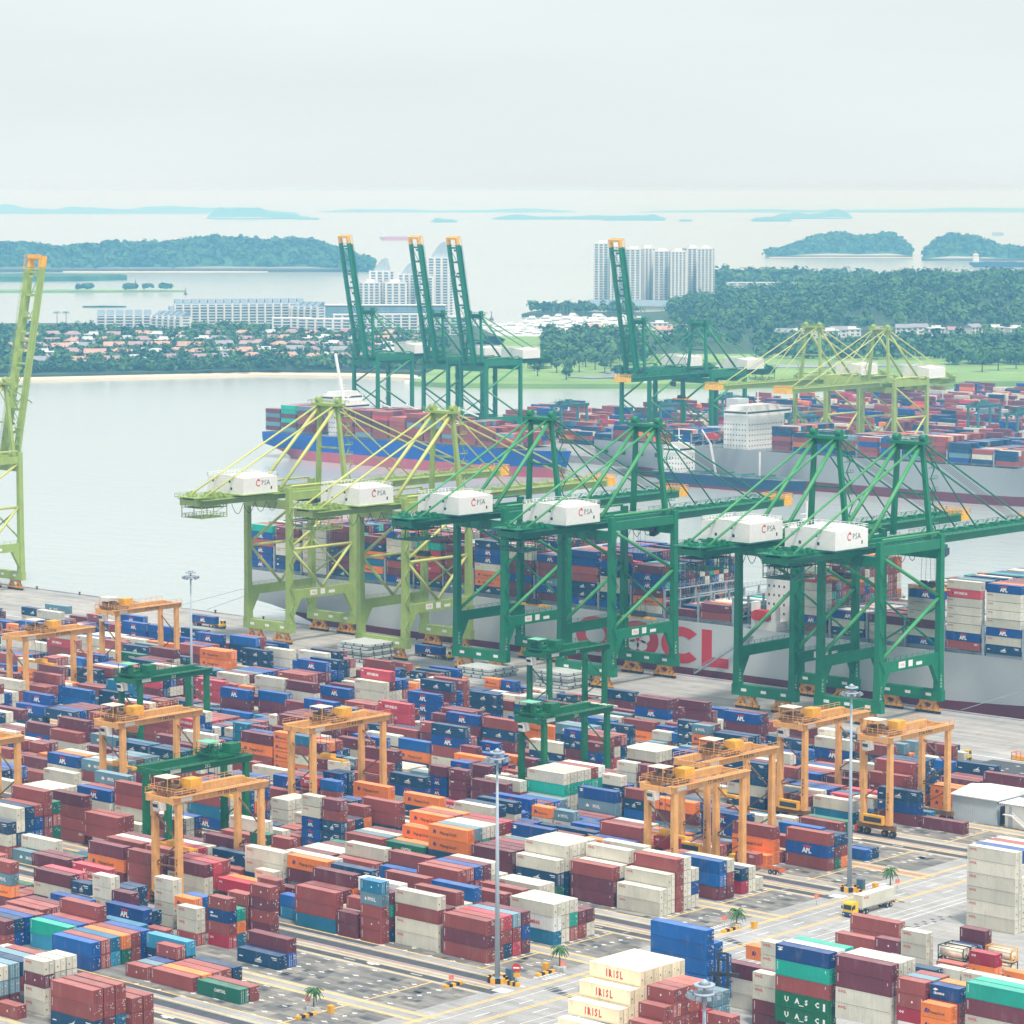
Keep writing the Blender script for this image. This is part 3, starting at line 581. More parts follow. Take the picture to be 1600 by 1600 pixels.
# ---------------------------------------------------------------- ship-to-shore gantry cranes
crane_green = mat('crane_green', srgb(12,120,80), .5, var=.14, scale=.25, grime=.6, grime_col=(.035,.055,.04))
crane_green_light = mat('crane_green_tube', srgb(70,150,90), .5, var=.14, scale=.3)
crane_lime = mat('crane_lime', srgb(156,178,94), .5, var=.12, scale=.25, grime=.5, grime_col=(.12,.13,.05))
crane_lime_light = mat('crane_lime_tube', srgb(196,200,112), .5, var=.1, scale=.3)
crane_dkgreen = mat('crane_shadow_green', srgb(30,92,72), .6, var=.2)
bogie_rust = mat('bogie_rust', srgb(214,152,64), .7, var=.35, scale=1.2, grime=.6)
tip_orange = mat('boom_tip_orange', srgb(240,178,52), .55, grime=.3)
cable = mat('cable', (.03,.04,.045), .6)
def make_sts(kind, raised, boom_len, spreader_v=None, spreader_z=30, load=None):
    lime = kind == 'lime'
    P = crane_lime if lime else crane_green; PT = crane_lime_light if lime else crane_green_light
    t = empty('quay_crane')
    LU, G = 10.5, 31.0
    for v in (0, G):
        for sgn in (-1, 1):                                           # bogies: equaliser and wheels
            u = sgn*6.8; b = MB()
            for q in (-2.3, 2.3):
                b.bar((u, v, 3.9), (u+q*1.05, v, 3.2), 1.0, 1.0); b.box(u+q-.5, u+q+.5, v-.6, v+.6, 2.6, 3.9); b.bar((u+q, v, 3.1), (u+q-1.2, v, 1.7), .9, .8); b.bar((u+q, v, 3.1), (u+q+1.2, v, 1.7), .9, .8)
                for p in (-1.15, 1.15): b.box(u+q+p-1.0, u+q+p+1.0, v-.6, v+.6, .85, 1.6)
            b.box(u-.6, u+.6, v-.6, v+.6, 3.4, 4.1)
            bo = b.build('bogie', bogie_rust, t); wb = MB()
            for q in range(8): wb.tube((u-4.03+q*1.15, v-.35, .5), (u-4.03+q*1.15, v+.35, .5), .48, 10)
            wb.build('wheels', dark_steel, bo)
        s = MB().box(-12.2, 12.2, v-1.0, v+1.0, 4.1, 7.4)
        sb = s.build('sill_beam', P, t)
        for q in (-7.5, 0, 7.5): MB().box(q-1.0, q+1.0, v-1.03, v-1.01, 5.4, 6.3).build('number_plate', lettering_white, sb)
    for sgn in (-1, 1):
        for v in (0, G):
            l = MB(); l.taper((sgn*LU, v, 7.4), 1.25, 1.1, (sgn*LU, v, 20), .95, 1.05); l.taper((sgn*LU, v, 20), .95, 1.05, (sgn*LU, v, 54.5), .85, .95)
            d = 1 if v == 0 else -1
            l.prism([(v+d*1.0,9.0),(v+d*4.8,15.6),(v+d*1.0,15.6)] if d > 0 else [(v-1.0,15.6),(v-4.8,15.6),(v-1.0,9.0)], 'x', sgn*LU-.7, sgn*LU+.7)   # haunch
            lg = l.build('leg', P, t)
            nm = MB(); put_text(nm, 'Z P M C', (sgn*LU+.86+.4, v-.1, 8.2), (0,0,1), (0,-1,0), .8) if not lime else None
            if nm.v: nm.build('leg_lettering', lettering_white, lg)
        pb = MB().box(sgn*LU-.65, sgn*LU+.65, 1.06, G-1.06, 15.6, 18.8).build('portal_beam', P, t)
        if sgn > 0:
            x = sgn*LU+.66
            for a, b_, h in ((9.2,12.6,1.9),(14.2,16.4,1.9),(18.2,21.2,1.0)): sg = MB(); sg.poly([(x,a,16.4),(x,b_,16.4),(x,b_,16.4+h),(x,a,16.4+h)]); sg.build('sign_board', lettering_white, pb)
            tx = MB(); put_text(tx, 'PSA', (x+.01,10.2,16.9), (0,1,0), (0,0,1), .8); tx.build('sign_lettering', lettering_red, pb)
        rl_ = MB().rail((sgn*LU, 2, 18.8), (sgn*LU, G-2, 18.8), 1.1, .1, 3); rl_.build('walkway_rail', P, t)
        MB().box(sgn*LU-.6, sgn*LU+.6, .97, G-.97, 50.2, 53.0).build('upper_beam', P, t)
        MB().tube((sgn*LU, 1.0, 55.0), (sgn*LU, G-1, 55.0), .38).build('tie_tube', PT, t)
        if lime:
            for a, b_ in (((1,33),(G-1,33)), ((1,33),(G/2,19)), ((G-1,33),(G/2,19)), ((1,34),(G-1,50))):
                MB().tube((sgn*LU, *a), (sgn*LU, *b_), .52).build('brace', PT, t)
        else:
            for a, b_ in (((1,50),(G-1,36)), ((G-1,35.2),(1,19.5))): MB().tube((sgn*LU, *a), (sgn*LU, *b_), .58).build('brace', PT, t)
    for v in (0, G): MB().box(-LU+.86, LU-.86, v-.8, v+.8, 47.0, 50.1).build('cross_beam', P, t)
    MB().bar((-LU,G,20),(LU,G,33),.5).build('sway_brace', P, t); MB().bar((LU,G,20),(-LU,G,33),.5).build('sway_brace', P, t)
    # girder, backreach and rear platforms
    for sgn in (-1, 1): MB().box(sgn*3.6-.75, sgn*3.6+.75, -37, 34, 50.3, 53.1).build('girder', P, t)
    for v in (-36.5, -28, -20, -10, 6, 20, 33): MB().box(-2.85, 2.85, v-.5, v+.5, 50.6, 52.4).build('girder_tie', P, t)
    MB().box(-5.6, 5.6, -38.2, -30.5, 53.12, 53.35).build('rear_platform', P, t)
    pl = MB(); pl.box(-9.6, 9.6, -20.8, -3.2, 53.12, 53.5); pl.box(-6.4,-4.5,-36,34,52.2,52.4); pl.box(4.5,6.4,-36,34,52.2,52.4); pl.build('platform', crane_dkgreen if not lime else P, t)
    r = MB(); r.rail((-6.4,-36,52.4),(-6.4,34,52.4),1.1,.09,2.6); r.rail((6.4,-36,52.4),(6.4,34,52.4),1.1,.09,2.6); r.ring(-5.6,5.6,-38.2,-30.5,53.35,1.1,.09,2)
    rr = random.Random(5)
    for k in range(16):
        u, v = rr.uniform(-5,5), rr.uniform(-37,-23); r.box(u-.6,u+.6,v-.6,v+.6,53.3,53.9+rr.random()*.9)
    r.build('girder_rail', P, t)
    # machinery house
    h = MB(); h.prism([(-9,53.5),(9,53.5),(9,58.9),(0,59.8),(-9,58.9)], 'y', -20, -4); ho = h.build('machinery_house', white_paint, t)
    wd = MB()
    for u, z in ((-6.2,57.6),(2.2,57.6),(-3.6,55.2),(3.0,55.2)): wd.box(u-.45,u+.45,-20.03,-20.004,z-.45,z+.45)
    wd.box(9.004,9.03,-7.2,-6.6,54.6,55.6); wd.build('window', glass, ho)
    hr = MB().ring(-9,9,-20,-4,59.0,1.2,.12,1.6); hr.rail((-9,-20,53.5),(9,-20,53.5),1.1,.08,2); hr.build('roof_rail', white_paint, ho)
    lg = MB(); put_text(lg, 'PSA', (9.02,-11.4,56.2), (0,1,0), (0,0,1), 1.7, .0); lg.build('house_lettering', lettering_black, ho)
    lr = MB(); n = 14
    for k in range(n-3):
        a0, a1 = 2*math.pi*k/n+.6, 2*math.pi*(k+1)/n+.6
        lr.poly([(9.02,-13.0+1.15*math.cos(a0)*q0,57.0+1.15*math.sin(a0)*q0) for q0 in (1,.68)] + [(9.02,-13.0+1.15*math.cos(a1)*q0,57.0+1.15*math.sin(a1)*q0) for q0 in (.68,1)])
    lr.poly([(9.02,-13.6,58.2),(9.02,-12.2,57.7),(9.02,-12.6,58.5)]); lr.build('house_emblem', lettering_red, ho)
    # A-frame, apex, stays
    AZ, AV = 81.0, 29.5
    for sgn in (-1, 1):
        MB().taper((sgn*6.8, G, 53.0), .75, .75, (sgn*4.4, AV, AZ), .6, .6).build('a_frame_leg', P, t)
        MB().tube((sgn*5.2, 1.0, 54.0), (sgn*4.2, AV-.8, AZ-.6), .62).build('back_leg', PT, t)
        MB().tube((sgn*4.0, -33.5, 53.2), (sgn*4.0, AV-1, AZ+.2), .36).build('backstay', PT, t)
    ap = MB(); ap.box(-6.4, 6.4, AV-2.2, AV+2.2, AZ, AZ+.9); ap.tube((-5.8,AV,AZ+1.9),(-3.8,AV,AZ+1.9),1.1,12); ap.tube((3.8,AV,AZ+1.9),(5.8,AV,AZ+1.9),1.1,12); ap.box(-5.2,5.2,AV-.7,AV+.7,AZ-1.8,AZ)
    apx = ap.build('apex_platform', P, t); MB().ring(-7.2,7.2,AV-3,AV+3,AZ+.9,1.1,.1,1.6).build('apex_rail', P, apx)
    MB().bar((-5.6,G-.4,66),(5.6,G-.4,66),.6).build('a_frame_tie', P, t)
    st = MB()                                                           # stair tower zigzag beside the A-frame
    for k in range(8):
        z = 54+k*3.3; st.bar((6.9-k*.25,G+1.2,z),(6.9-k*.25,G+3.4,z+3.3),.35,.12) if k%2 else st.bar((6.9-k*.25,G+3.4,z),(6.9-k*.25,G+1.2,z+3.3),.35,.12)
        st.box(6.2-k*.25,7.8-k*.25,G+.8,G+3.8,z-.05,z+.05); st.rail((7.7-k*.25,G+.9,z),(7.7-k*.25,G+3.7,z),1.0,.08,1.4)
    st.build('stair', P, t)
    st = MB()
    for k in range(10):
        z = 7+k*4.3; st.bar((LU+1.3,-1.2 if k%2 else 1.4,z),(LU+1.3,1.4 if k%2 else -1.2,z+4.3),.3,.12)
    st.bar((LU+1.9,0,7),(LU+1.9,0,50),.12); st.build('access_ladder', P, t)
    # boom
    H = Vector((0, 35, 51.7)); bm = MB(); L_ = boom_len
    for sgn in (-1, 1): bm.box(sgn*3.6-.7, sgn*3.6+.7, 0, L_, -1.3, 1.3)
    for k in range(9):
        v = 1+k*(L_-3)/8; bm.box(-2.9, 2.9, v-.4, v+.4, -.9, .7)
    boom = bm.build('boom', P, t, H)
    bt = MB()
    for sgn in (-1, 1): bt.box(sgn*3.6-.75, sgn*3.6+.75, L_+.02, L_+4.5, -1.2, 1.25)
    bt.box(-4.4, 4.4, L_+3.2, L_+4.6, -1.1, 1.6); bt.ring(-4.6,4.6,L_-1,L_+4.6,1.4,1.4,.14,1.5); bt.build('boom_tip', tip_orange, boom)
    br = MB(); br.rail((-5.2,2,1.3),(-5.2,L_-1,1.3),1.1,.1,2.6); br.rail((5.2,2,1.3),(5.2,L_-1,1.3),1.1,.1,2.6); br.box(-5.6,-4.3,1,L_-1,1.0,1.2); br.box(4.3,5.6,1,L_-1,1.0,1.2)
    for k in range(10): v = 6+k*(L_-10)/9; br.box(-1.4,1.4,v-.5,v+.5,1.3,2.0); br.bar((-3.6,v,1.3),(-3.6,v+2,2.6),.25)
    br.build('boom_walkway', P, boom)
    dg = MB()
    for k in range(6): v = 3+k*(L_-6)/6; dg.bar((-2.9,v,.2),(2.9,v+(L_-6)/6,.2),.22)
    dg.build('boom_lacing', P, boom)
    if raised:
        boom.rotation_euler = (R(79), 0, 0)
        for sgn in (-1, 1):
            MB().tube((sgn*4.1, AV+1, AZ), (sgn*4.1, 35+8, 73), .22, 6).build('forestay', P, t)
            MB().tube((sgn*3.0, AV+1, AZ), (sgn*3.0, 35+5, 66), .18, 6).build('forestay', P, t)
    else:
        for sgn in (-1, 1):
            MB().tube((sgn*4.1, AV+1, AZ), (sgn*4.1, 35+L_*.40, 53.4), .24, 6).build('forestay', PT if lime else P, t)
            MB().tube((sgn*4.1, AV+1, AZ+.4), (sgn*4.1, 35+L_*.86, 53.4), .28, 6).build('forestay', PT if lime else P, t)
        hl = MB()
        for q in (-1.6,-.5,.5,1.6): hl.bar((q, AV+1, AZ+.6), (q, 35+L_*.84, 54.0), .09)
        hl.build('hoist_rope', cable, t)
    # rear hanging platform, festoon, trolley and cab
    fr = MB()
    for z in (49.6, 46.2):
        fr.box(-5, 5, -35.5, -24, z-.15, z); fr.ring(-5,5,-35.5,-24,z,1.2,.12,1.6)
    for u in (-5,5):
        for v in (-35.5,-30,-24): fr.bar((u,v,46),(u,v,50.3),.22)
    fr.bar((5,-35.5,46),(5,-24,50),.18); fr.build('service_frame', P if lime else crane_dkgreen, t)
    fs = MB()
    for k in range(9):
        v0_, v1_ = -22+k*5.4, -22+(k+1)*5.4
        pts = [Vector((5.3, v0_+(v1_-v0_)*q/6, 50.2-3.6*math.sin(math.pi*q/6))) for q in range(7)]
        for a, b_ in zip(pts, pts[1:]): fs.bar(a, b_, .14)
    fs.build('festoon_cable', cable, t)
    tv = 16 if spreader_v is None else spreader_v
    tr = MB(); tr.box(-4.6,4.6,tv-3.4,tv+3.4,48.6,49.8); tr.box(-2.6,2.6,tv-2,tv+2,49.8,50.9); trolley = tr.build('trolley', crane_dkgreen, t)
    cb = MB(); cb.prism([(tv+3.6,45.6),(tv+6.2,46.4),(tv+6.2,48.5),(tv+3.6,48.5)], 'x', 1.2, 3.4); cb.build('cab', glass, trolley)
    if spreader_v is not None:
        rp = MB()
        for u in (-1.4,1.4):
            for v in (tv-1.2,tv+1.2): rp.bar((u,v,48.6),(u*1.3,v,spreader_z+2.2),.07)
        rp.build('hoist_rope', cable, trolley)
        hb = MB(); hb.box(-2.6,2.6,tv-1.1,tv+1.1,spreader_z+.8,spreader_z+1.5)
        for u in (-2.2,-.9,.9,2.2): hb.tube((u,tv-.4,spreader_z+2.0),(u,tv+.4,spreader_z+2.0),.65,10)
        hb.build('head_block', dark_steel, trolley)
        sp = MB(); sp.box(-6.1,6.1,tv-.5,tv+.5,spreader_z+.05,spreader_z+.75)
        for u in (-5.9,5.9): sp.box(u-.25,u+.25,tv-1.2,tv+1.2,spreader_z,spreader_z+.55)
        sp.build('spreader', tip_orange, trolley)
    return t
def place_sts(proto, first, u, v, rz, label, grp):
    o = proto if first else copy_tree(proto)
    o.location = (u, v, 0); o.rotation_euler = (0,0,rz); tag(o, label, 'crane', grp); return o
GN, GF = 'gantry cranes along the near quay', 'gantry cranes across the channel'
lime_dn = make_sts('lime', False, 80); lime_up = make_sts('lime', True, 76)
place_sts(lime_dn, True, -783, 737.5, 0, 'lime green gantry crane, leftmost of those with lowered booms', GN)
c2 = make_sts('lime', False, 76, 20, 32)
place_sts(c2, True, -727.3, 737.5, 0, 'lime green gantry crane beside the first dark green one', GN)
place_sts(lime_up, True, -968, 737.5, 0, 'lime green gantry crane with raised boom at left edge of quay', GN)
g1 = make_sts('green', False, 62, 26, 19); g2 = make_sts('green', False, 62, 40, 36)
place_sts(g1, True, -682.5, 737.5, 0, 'dark green gantry crane next to the lime cranes', GN)
place_sts(g1, False, -637, 737.5, 0, 'dark green gantry crane in front of the huge red hull letters', GN)
place_sts(g2, True, -565.5, 737.5, 0, 'dark green gantry crane, left of the close-set pair by ship bridge', GN)
place_sts(g2, False, -534.5, 737.5, 0, 'rightmost dark green gantry crane on the near quay', GN)
gup = make_sts('green', True, 74); gdn = make_sts('green', False, 60, 45, 38)
for k, (u, lab) in enumerate(((-1385,'leftmost far green crane with raised boom above blue ship'), (-1324,'middle of three far green cranes with raised booms'), (-1292,'third far green crane with raised boom from the left'), (-1163,'lone far green crane with raised boom before the pale towers'))):
    place_sts(gup, k == 0, u, 1421, math.pi, lab, GF)
place_sts(gdn, True, -1117, 1421, math.pi, 'far green crane with lowered boom pointing left over white ship house', GF)
for k, (u, lab) in enumerate(((-1036,'far lime crane with lowered boom, left of the pair'), (-990,'far lime crane with lowered boom, right of the pair'), (-862,'far lime crane cut off by the right picture edge'))):
    place_sts(lime_dn if k < 2 else lime_up, False, u, 1421, math.pi, lab, GF)
# ---------------------------------------------------------------- rubber-tyred yard gantries
rtg_orange = mat('gantry_ochre', srgb(222,164,96), .6, var=.14, scale=.5, grime=.55, grime_col=(.12,.08,.045))
rtg_brown = mat('gantry_brown', srgb(120,88,58), .7, var=.3, scale=.8)
rtg_green = mat('gantry_green', srgb(10,104,62), .55, var=.15, scale=.4, grime=.3, grime_col=(.03,.05,.04))
rtg_aqua = mat('gantry_canopy', srgb(120,190,160), .6)
rtg_cream = mat('canopy_cream', srgb(240,226,196), .7)
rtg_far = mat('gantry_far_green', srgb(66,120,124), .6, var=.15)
def make_rtg(kind, trolley_v, top=24.9, name='TT 419 PSA', spreader_z=None, load=False):
    P = {'orange':rtg_orange,'green':rtg_green,'far':rtg_far}[kind]; D = {'orange':rtg_brown,'green':rtg_green,'far':rtg_far}[kind]
    CAN = {'orange':rtg_cream,'green':rtg_aqua,'far':rtg_aqua}[kind]
    t = empty('yard_gantry'); F, S = 3.85, 24.6
    for v in (0, S):
        MB().box(-5.6, 5.6, v-.55, v+.55, 1.7, 2.9).build('sill_beam', D, t)
        for u in (-4.9, -2.6, 2.6, 4.9):
            w_ = MB().tube((u, v-.45, .85), (u, v+.45, .85), .85, 14).build('wheel', rubber, t)
            MB().tube((u, v-.48, .85), (u, v+.48, .85), .4, 10).build('rim', D, w_)
        MB().box(-5.9,-5.3,v-.8,v+.8,.5,1.9).build('bumper', red_paint if kind == 'orange' else D, t)
        for sgn in (-1, 1):
            MB().taper((sgn*F, v, 2.9), .62, .75, (sgn*F, v, top-1.7), .52, .7).build('leg', P, t)
            if sgn > 0 and v == 0 and kind != 'far':
                tx = MB()
                for q, ch in enumerate(name.replace(' ','')[:5]): put_text(tx, ch, (sgn*F-.3, -.77, 10.2-q*.9), (1,0,0), (0,0,1), .7, .03)
                tx.build('leg_lettering', lettering_black if kind == 'orange' else lettering_white, t)
        z0 = top-4.5
        for a, b_ in (((-F, z0),(F, z0-6)), ((F, z0-6),(-F, z0-11.5)), ((-F, z0-11.5),(F, z0-11.5)), ((F, z0-12.5),(-F, z0-17))):
            MB().bar((a[0], v, a[1]), (b_[0], v, b_[1]), .28).build('brace', D, t)
    for sgn in (-1, 1):
        g = MB().box(sgn*F-.55, sgn*F+.55, -2.2, S+1.8, top-1.65, top).build('girder', P, t)
        rl_ = MB().rail((sgn*(F+.9), -2, top), (sgn*(F+.9), S+1.6, top), 1.15, .09, 2.2); rl_.box(sgn*F+(.56 if sgn > 0 else -1.3), sgn*F+(1.3 if sgn > 0 else -.56), -2, S+1.6, top-.18, top-.06); rl_.build('walkway', P, t)
        if sgn > 0 and kind != 'far':
            tx = MB(); put_text(tx, name, (F+.56, S*.45, top-1.25), (0,1,0), (0,0,1), .85, .02); tx.build('girder_lettering', lettering_black if kind == 'orange' else lettering_white, g)
            pl = MB(); pl.poly([(F+.565,.3,top-1.3),(F+.565,3.6,top-1.3),(F+.565,3.6,top-.3),(F+.565,.3,top-.3)]); pl.build('number_plate', lettering_white, g)
    for v in (-1.9, S+1.5): MB().box(-F+.55, F-.55, v-.25, v+.25, top-1.5, top-.3).build('end_tie', P, t)
    v = trolley_v
    tr = MB(); tr.box(-F-.4, F+.4, v-2.6, v+2.6, top+.35, top+.75)
    for u in (-F, F):
        for q in (v-2.2, v+2.2): tr.tube((u-.2,q,top+.25),(u+.2,q,top+.25),.25,8)
    trolley = tr.build('trolley', D, t)
    rr = random.Random(int(v*10)); mc = MB()
    for k in range(11):
        u, q = rr.uniform(-3.6,1.6), v+rr.uniform(-2.3,2.3); mc.box(u-rr.uniform(.2,.7), u+rr.uniform(.2,.7), q-.4, q+.4, top+.75, top+.75+rr.uniform(.5,1.7))
    for k in range(3): mc.tube((-2.4+k*1.6,v-1.4,top+1.4),(-2.4+k*1.6,v+1.0,top+1.4),.5,10)
    mc.build('winch', D if kind != 'orange' else rtg_brown, trolley)
    MB().box(.8, 3.9, v+1.2, v+4.6, top+.9, top+3.1).build('machinery_box', yellow_paint if kind == 'orange' else P, trolley)
    MB().box(-3.6, .9, v-2.9, v+.9, top+3.4, top+3.55).build('canopy', CAN, trolley)
    cp = MB()
    for u in (-3.5,.8):
        for q in (v-2.8,v+.8): cp.bar((u,q,top+.75),(u,q,top+3.4),.14)
    cp.ring(-F-1,F+.4,v-3.4,v+5,top+.4,1.2,.1,1.5); cp.build('trolley_rail', P, trolley)
    cab = MB().prism([(v-3.6,top-4.0),(v-1.4,top-4.0),(v-1.4,top-1.9),(v-4.0,top-1.9)], 'x', -F+.8, -F+2.6).build('cab', white_paint, trolley)
    MB().prism([(v-3.62,top-3.6),(v-3.5,top-3.6),(v-3.9,top-2.3),(v-4.02,top-2.3)], 'x', -F+.9, -F+2.5).build('cab_window', glass, cab)
    pw = MB().box(-3.0, 3.0, -1.7, -.6, 3.0, 5.2).build('power_pack', yellow_paint if kind == 'orange' else P, t)
    MB().box(-2.6,2.6,-1.72,-1.705,3.5,4.7).build('louvre', dark_steel, pw)
    ld = MB()
    for k in range(12): ld.bar((-F-.75,-.3,3.5+k*1.6),(-F-.75,.3,3.5+k*1.6),.08)
    ld.bar((-F-.75,-.3,3),(-F-.75,-.3,top),.08); ld.bar((-F-.75,.3,3),(-F-.75,.3,top),.08); ld.build('ladder', D, t)
    if spreader_z is not None:
        rp = MB()
        for u in (-1.6,1.6):
            for q in (v-1,v+1): rp.bar((u,q,top+.3),(u,q,spreader_z+1.5),.07)
        rp.build('hoist_rope', cable, trolley)
        sp = MB(); sp.box(-6.0,6.0,v-.45,v+.45,spreader_z,spreader_z+.6)
        for u in (-5.9,5.9): sp.box(u-.2,u+.2,v-1.2,v+1.2,spreader_z,spreader_z+.5)
        sp.box(-1.8,1.8,v-1,v+1,spreader_z+.6,spreader_z+1.5); sp.build('spreader', yellow_paint, trolley)
    return t
GO, GG, GFR = 'ochre yard gantries', 'green yard gantries', 'yard gantries on the far terminal'
ro = make_rtg('orange', 1.8, 24.9, 'TT 419 PSA'); ro2 = make_rtg('orange', 2.4, 24.9, 'TT 180 PSA', 12.6); ro3 = make_rtg('orange', 9.0, 24.9, 'TT 418 PSA', 15)
for proto, first, u, v, lab in ((ro,True,-434.5,611.4,'ochre yard gantry beside the white shed, wheels on open ground'), (ro,False,-461,612.5,'ochre yard gantry behind the tall right lamp mast'),
        (ro3,True,-447,556.2,'ochre yard gantry just behind another, above the parked trailer'), (ro2,True,-433.5,527.6,'ochre yard gantry nearest the cream reefer stacks, lifting a crimson box'),
        (ro3,False,-548,527,'ochre yard gantry in mid yard before the pinkish red stack'), (ro2,False,-588.5,500.4,'ochre yard gantry in front of the first green gantry'),
        (ro2,False,-506,445.4,'nearest ochre yard gantry, overlapping a dark green gantry'), (ro3,False,-725,580,'ochre yard gantry near left edge, middle height'),
        (ro,False,-748,635.5,'farthest ochre yard gantry, seen against the sea'), (ro,False,-592,445.4,'ochre yard gantry cut off by the left edge')):
    o = proto if first else copy_tree(proto); o.location = (u,v,0); tag(o, lab, 'yard gantry', GO)
rgn = make_rtg('green', 1.5, 23.2, '231'); rg2 = make_rtg('green', 18.5, 23.2, '252', 14)
for proto, first, u, v, lab in ((rgn,True,-646,556,'green yard gantry behind ochre one on left side of yard'), (rg2,True,-539,471.5,'green yard gantry half hidden by nearest ochre gantry'),
        (rgn,False,-594,667,'green yard gantry next to the apron, rear of the two in line'), (rgn,False,-521,582.5,'green yard gantry behind central lamp mast, front of the two in line')):
    o = proto if first else copy_tree(proto); o.location = (u,v,0); tag(o, lab, 'yard gantry', GG)
rfar = make_rtg('far', 6, 22, 'x')
for k, (u, v, lab) in enumerate(((-1293,1468,'far yard gantry left, seen over blue ship against the channel'), (-1245,1508,'far yard gantry under the lone raised crane'), (-1165,1500,'far yard gantry behind the white ship house'), (-1122,1480,'far yard gantry right of the white ship house'),
        (-1095,1640,'far yard gantry right of the lime cranes'), (-1260,1590,'far yard gantry with slim legs beneath lowered green boom'), (-1040,1600,'far yard gantry by right edge'))):
    o = rfar if k == 0 else copy_tree(rfar); o.location = (u,v,.5); tag(o, lab, 'yard gantry', GFR)
# ---------------------------------------------------------------- ships
def smooth(t): t = max(0., min(1., t)); return t*t*(3-2*t)
hull_grey = mat('hull_pale_grey', srgb(196,202,206), .45, var=.05, scale=.08, grime=.18, grime_col=(.30,.28,.25))
hull_grey2 = mat('hull_grey', srgb(158,164,168), .5, var=.06, scale=.08, grime=.2, grime_col=(.25,.22,.2))
boot_maroon = mat('boot_maroon', srgb(112,42,58), .6, var=.12, scale=.2)
hull_blue = mat('hull_blue', srgb(6,84,176), .5, var=.08, scale=.1)
boot_pink = mat('boot_pink', srgb(186,92,108), .6, var=.1, scale=.2)
hull_dkblue = mat('hull_dark_blue', srgb(20,62,98), .5)
hull_white = mat('hull_white', (.78,.79,.80), .5, var=.05, scale=.1)
deck_grey = mat('deck_grey', srgb(120,128,132), .7, var=.2)
hull_red = mat('hull_red', srgb(190,80,70), .55)
lash_grey = mat('lashing_grey', srgb(150,162,172), .6, var=.12)
def hull(mb, L, B, z0, z1, depth=-9, top=17, stern_rise=5, nst=48, nz=7, flare=True):
    """half-breadth loft; x = 0 stern .. L bow, y = 0 centre; skin between z0 and z1"""
    rows = []
    for i in range(nst+1):
        s = i/nst; zmin = depth + (stern_rise-depth)*(1-smooth(s/.13))
        sec = []
        for j in range(nz+1):
            z = z0 + (z1-z0)*j/nz; zz = max(z, min(zmin, z1))
            f = (zz-depth)/(top-depth)
            hb = B/2
            st = smooth(s/.20); hb *= (.30+.70*max(st, smooth(f*1.25-.05)))
            if s < .02: hb *= .96
            if s > .80:
                t = (s-.80)/.20; dk = 1-t**3.2; wl_ = max(0., 1-t**1.35*1.08); hb *= wl_ + (dk-wl_)*f**1.6
            sec.append((s*L + (max(0,(s-.93))*L*.5*f if flare else 0), hb, zz))
        rows.append(sec)
    for sg in (-1, 1):
        b = len(mb.v)
        for sec in rows: mb.v += [(x, sg*h, z) for x, h, z in sec]
        n = nz+1
        for i in range(nst):
            for j in range(nz):
                q = (b+i*n+j, b+(i+1)*n+j, b+(i+1)*n+j+1, b+i*n+j+1); mb.f.append(q if sg < 0 else q[::-1]); mb.sm.append(True)
    a = rows[0]; mb.poly([(x,-h,z) for x,h,z in a] + [(x,h,z) for x,h,z in reversed(a)])
    return rows
def make_ship(name, u0, vc, L, B, top, split, m_hull, m_boot, depth=-9, stern_rise=5):
    t = empty(name, (u0, vc, 0)); h = MB(); rows = hull(h, L, B, split, top, depth, top, stern_rise); hl = h.build('hull', m_hull, t)
    h = MB(); hull(h, L, B, depth, split, depth, top, stern_rise); h.build('boot_topping', m_boot, t)
    d = MB(); n = len(rows)
    for a, b in zip(rows, rows[1:]): d.poly([(a[-1][0],-a[-1][1],top-.02),(b[-1][0],-b[-1][1],top-.02),(b[-1][0],b[-1][1],top-.02),(a[-1][0],a[-1][1],top-.02)])
    d.build('deck', deck_grey, t)
    r = MB()
    for a, b in zip(rows[1:-3:1], rows[2:-2:1]): r.rail((a[-1][0],-a[-1][1]+.3,top),(b[-1][0],-b[-1][1]+.3,top),1.2,.1,2.4)
    r.build('deck_rail', lash_grey, t)
    return t, hl
def deck_house(t, x0, x1, y0, y1, z0, z1, wing, m=None):
    m = m or white_paint
    hs = MB().box(x0,x1,y0,y1,z0,z1); hs.box(x0+.8,x1-.5,-wing,wing,z1,z1+2.9); hs.box(x0+1.5,x1-1.2,y0+3,y1-3,z1+2.9,z1+5.2); ho = hs.build('deck_house', m, t)
    wd = MB(); nz = int((z1-z0-1.5)/2.9)
    for k in range(nz):
        z = z0+1.6+k*2.9; n = int((x1-x0)/2.0)
        for q in range(n): wd.box(x0+.7+q*2.0, x0+1.3+q*2.0, y0-.03, y0-.004, z, z+.8)
        n = int((y1-y0)/2.4)
        for q in range(n): wd.box(x1+.004, x1+.03, y0+.9+q*2.4, y0+1.6+q*2.4, z, z+.8)
    wd.box(x1-.496,x1-.47,-wing+1,wing-1,z1+1.2,z1+2.2); wd.box(x0+.9,x1-.7,-wing-.03,-wing-.004,z1+1.2,z1+2.2); wd.build('window', glass, ho)
    ms = MB(); xm = (x0+x1)/2; ms.bar((xm,0,z1+5),(xm,0,z1+13),.5); ms.bar((xm,-3,z1+9),(xm,3,z1+9),.3); ms.box(xm-.3,xm+.3,-2,2,z1+7,z1+7.5); ms.ring(x0+.8,x1-.5,-wing,wing,z1+2.9,1.1,.1,2); ms.build('mast', m, ho)
    return ho
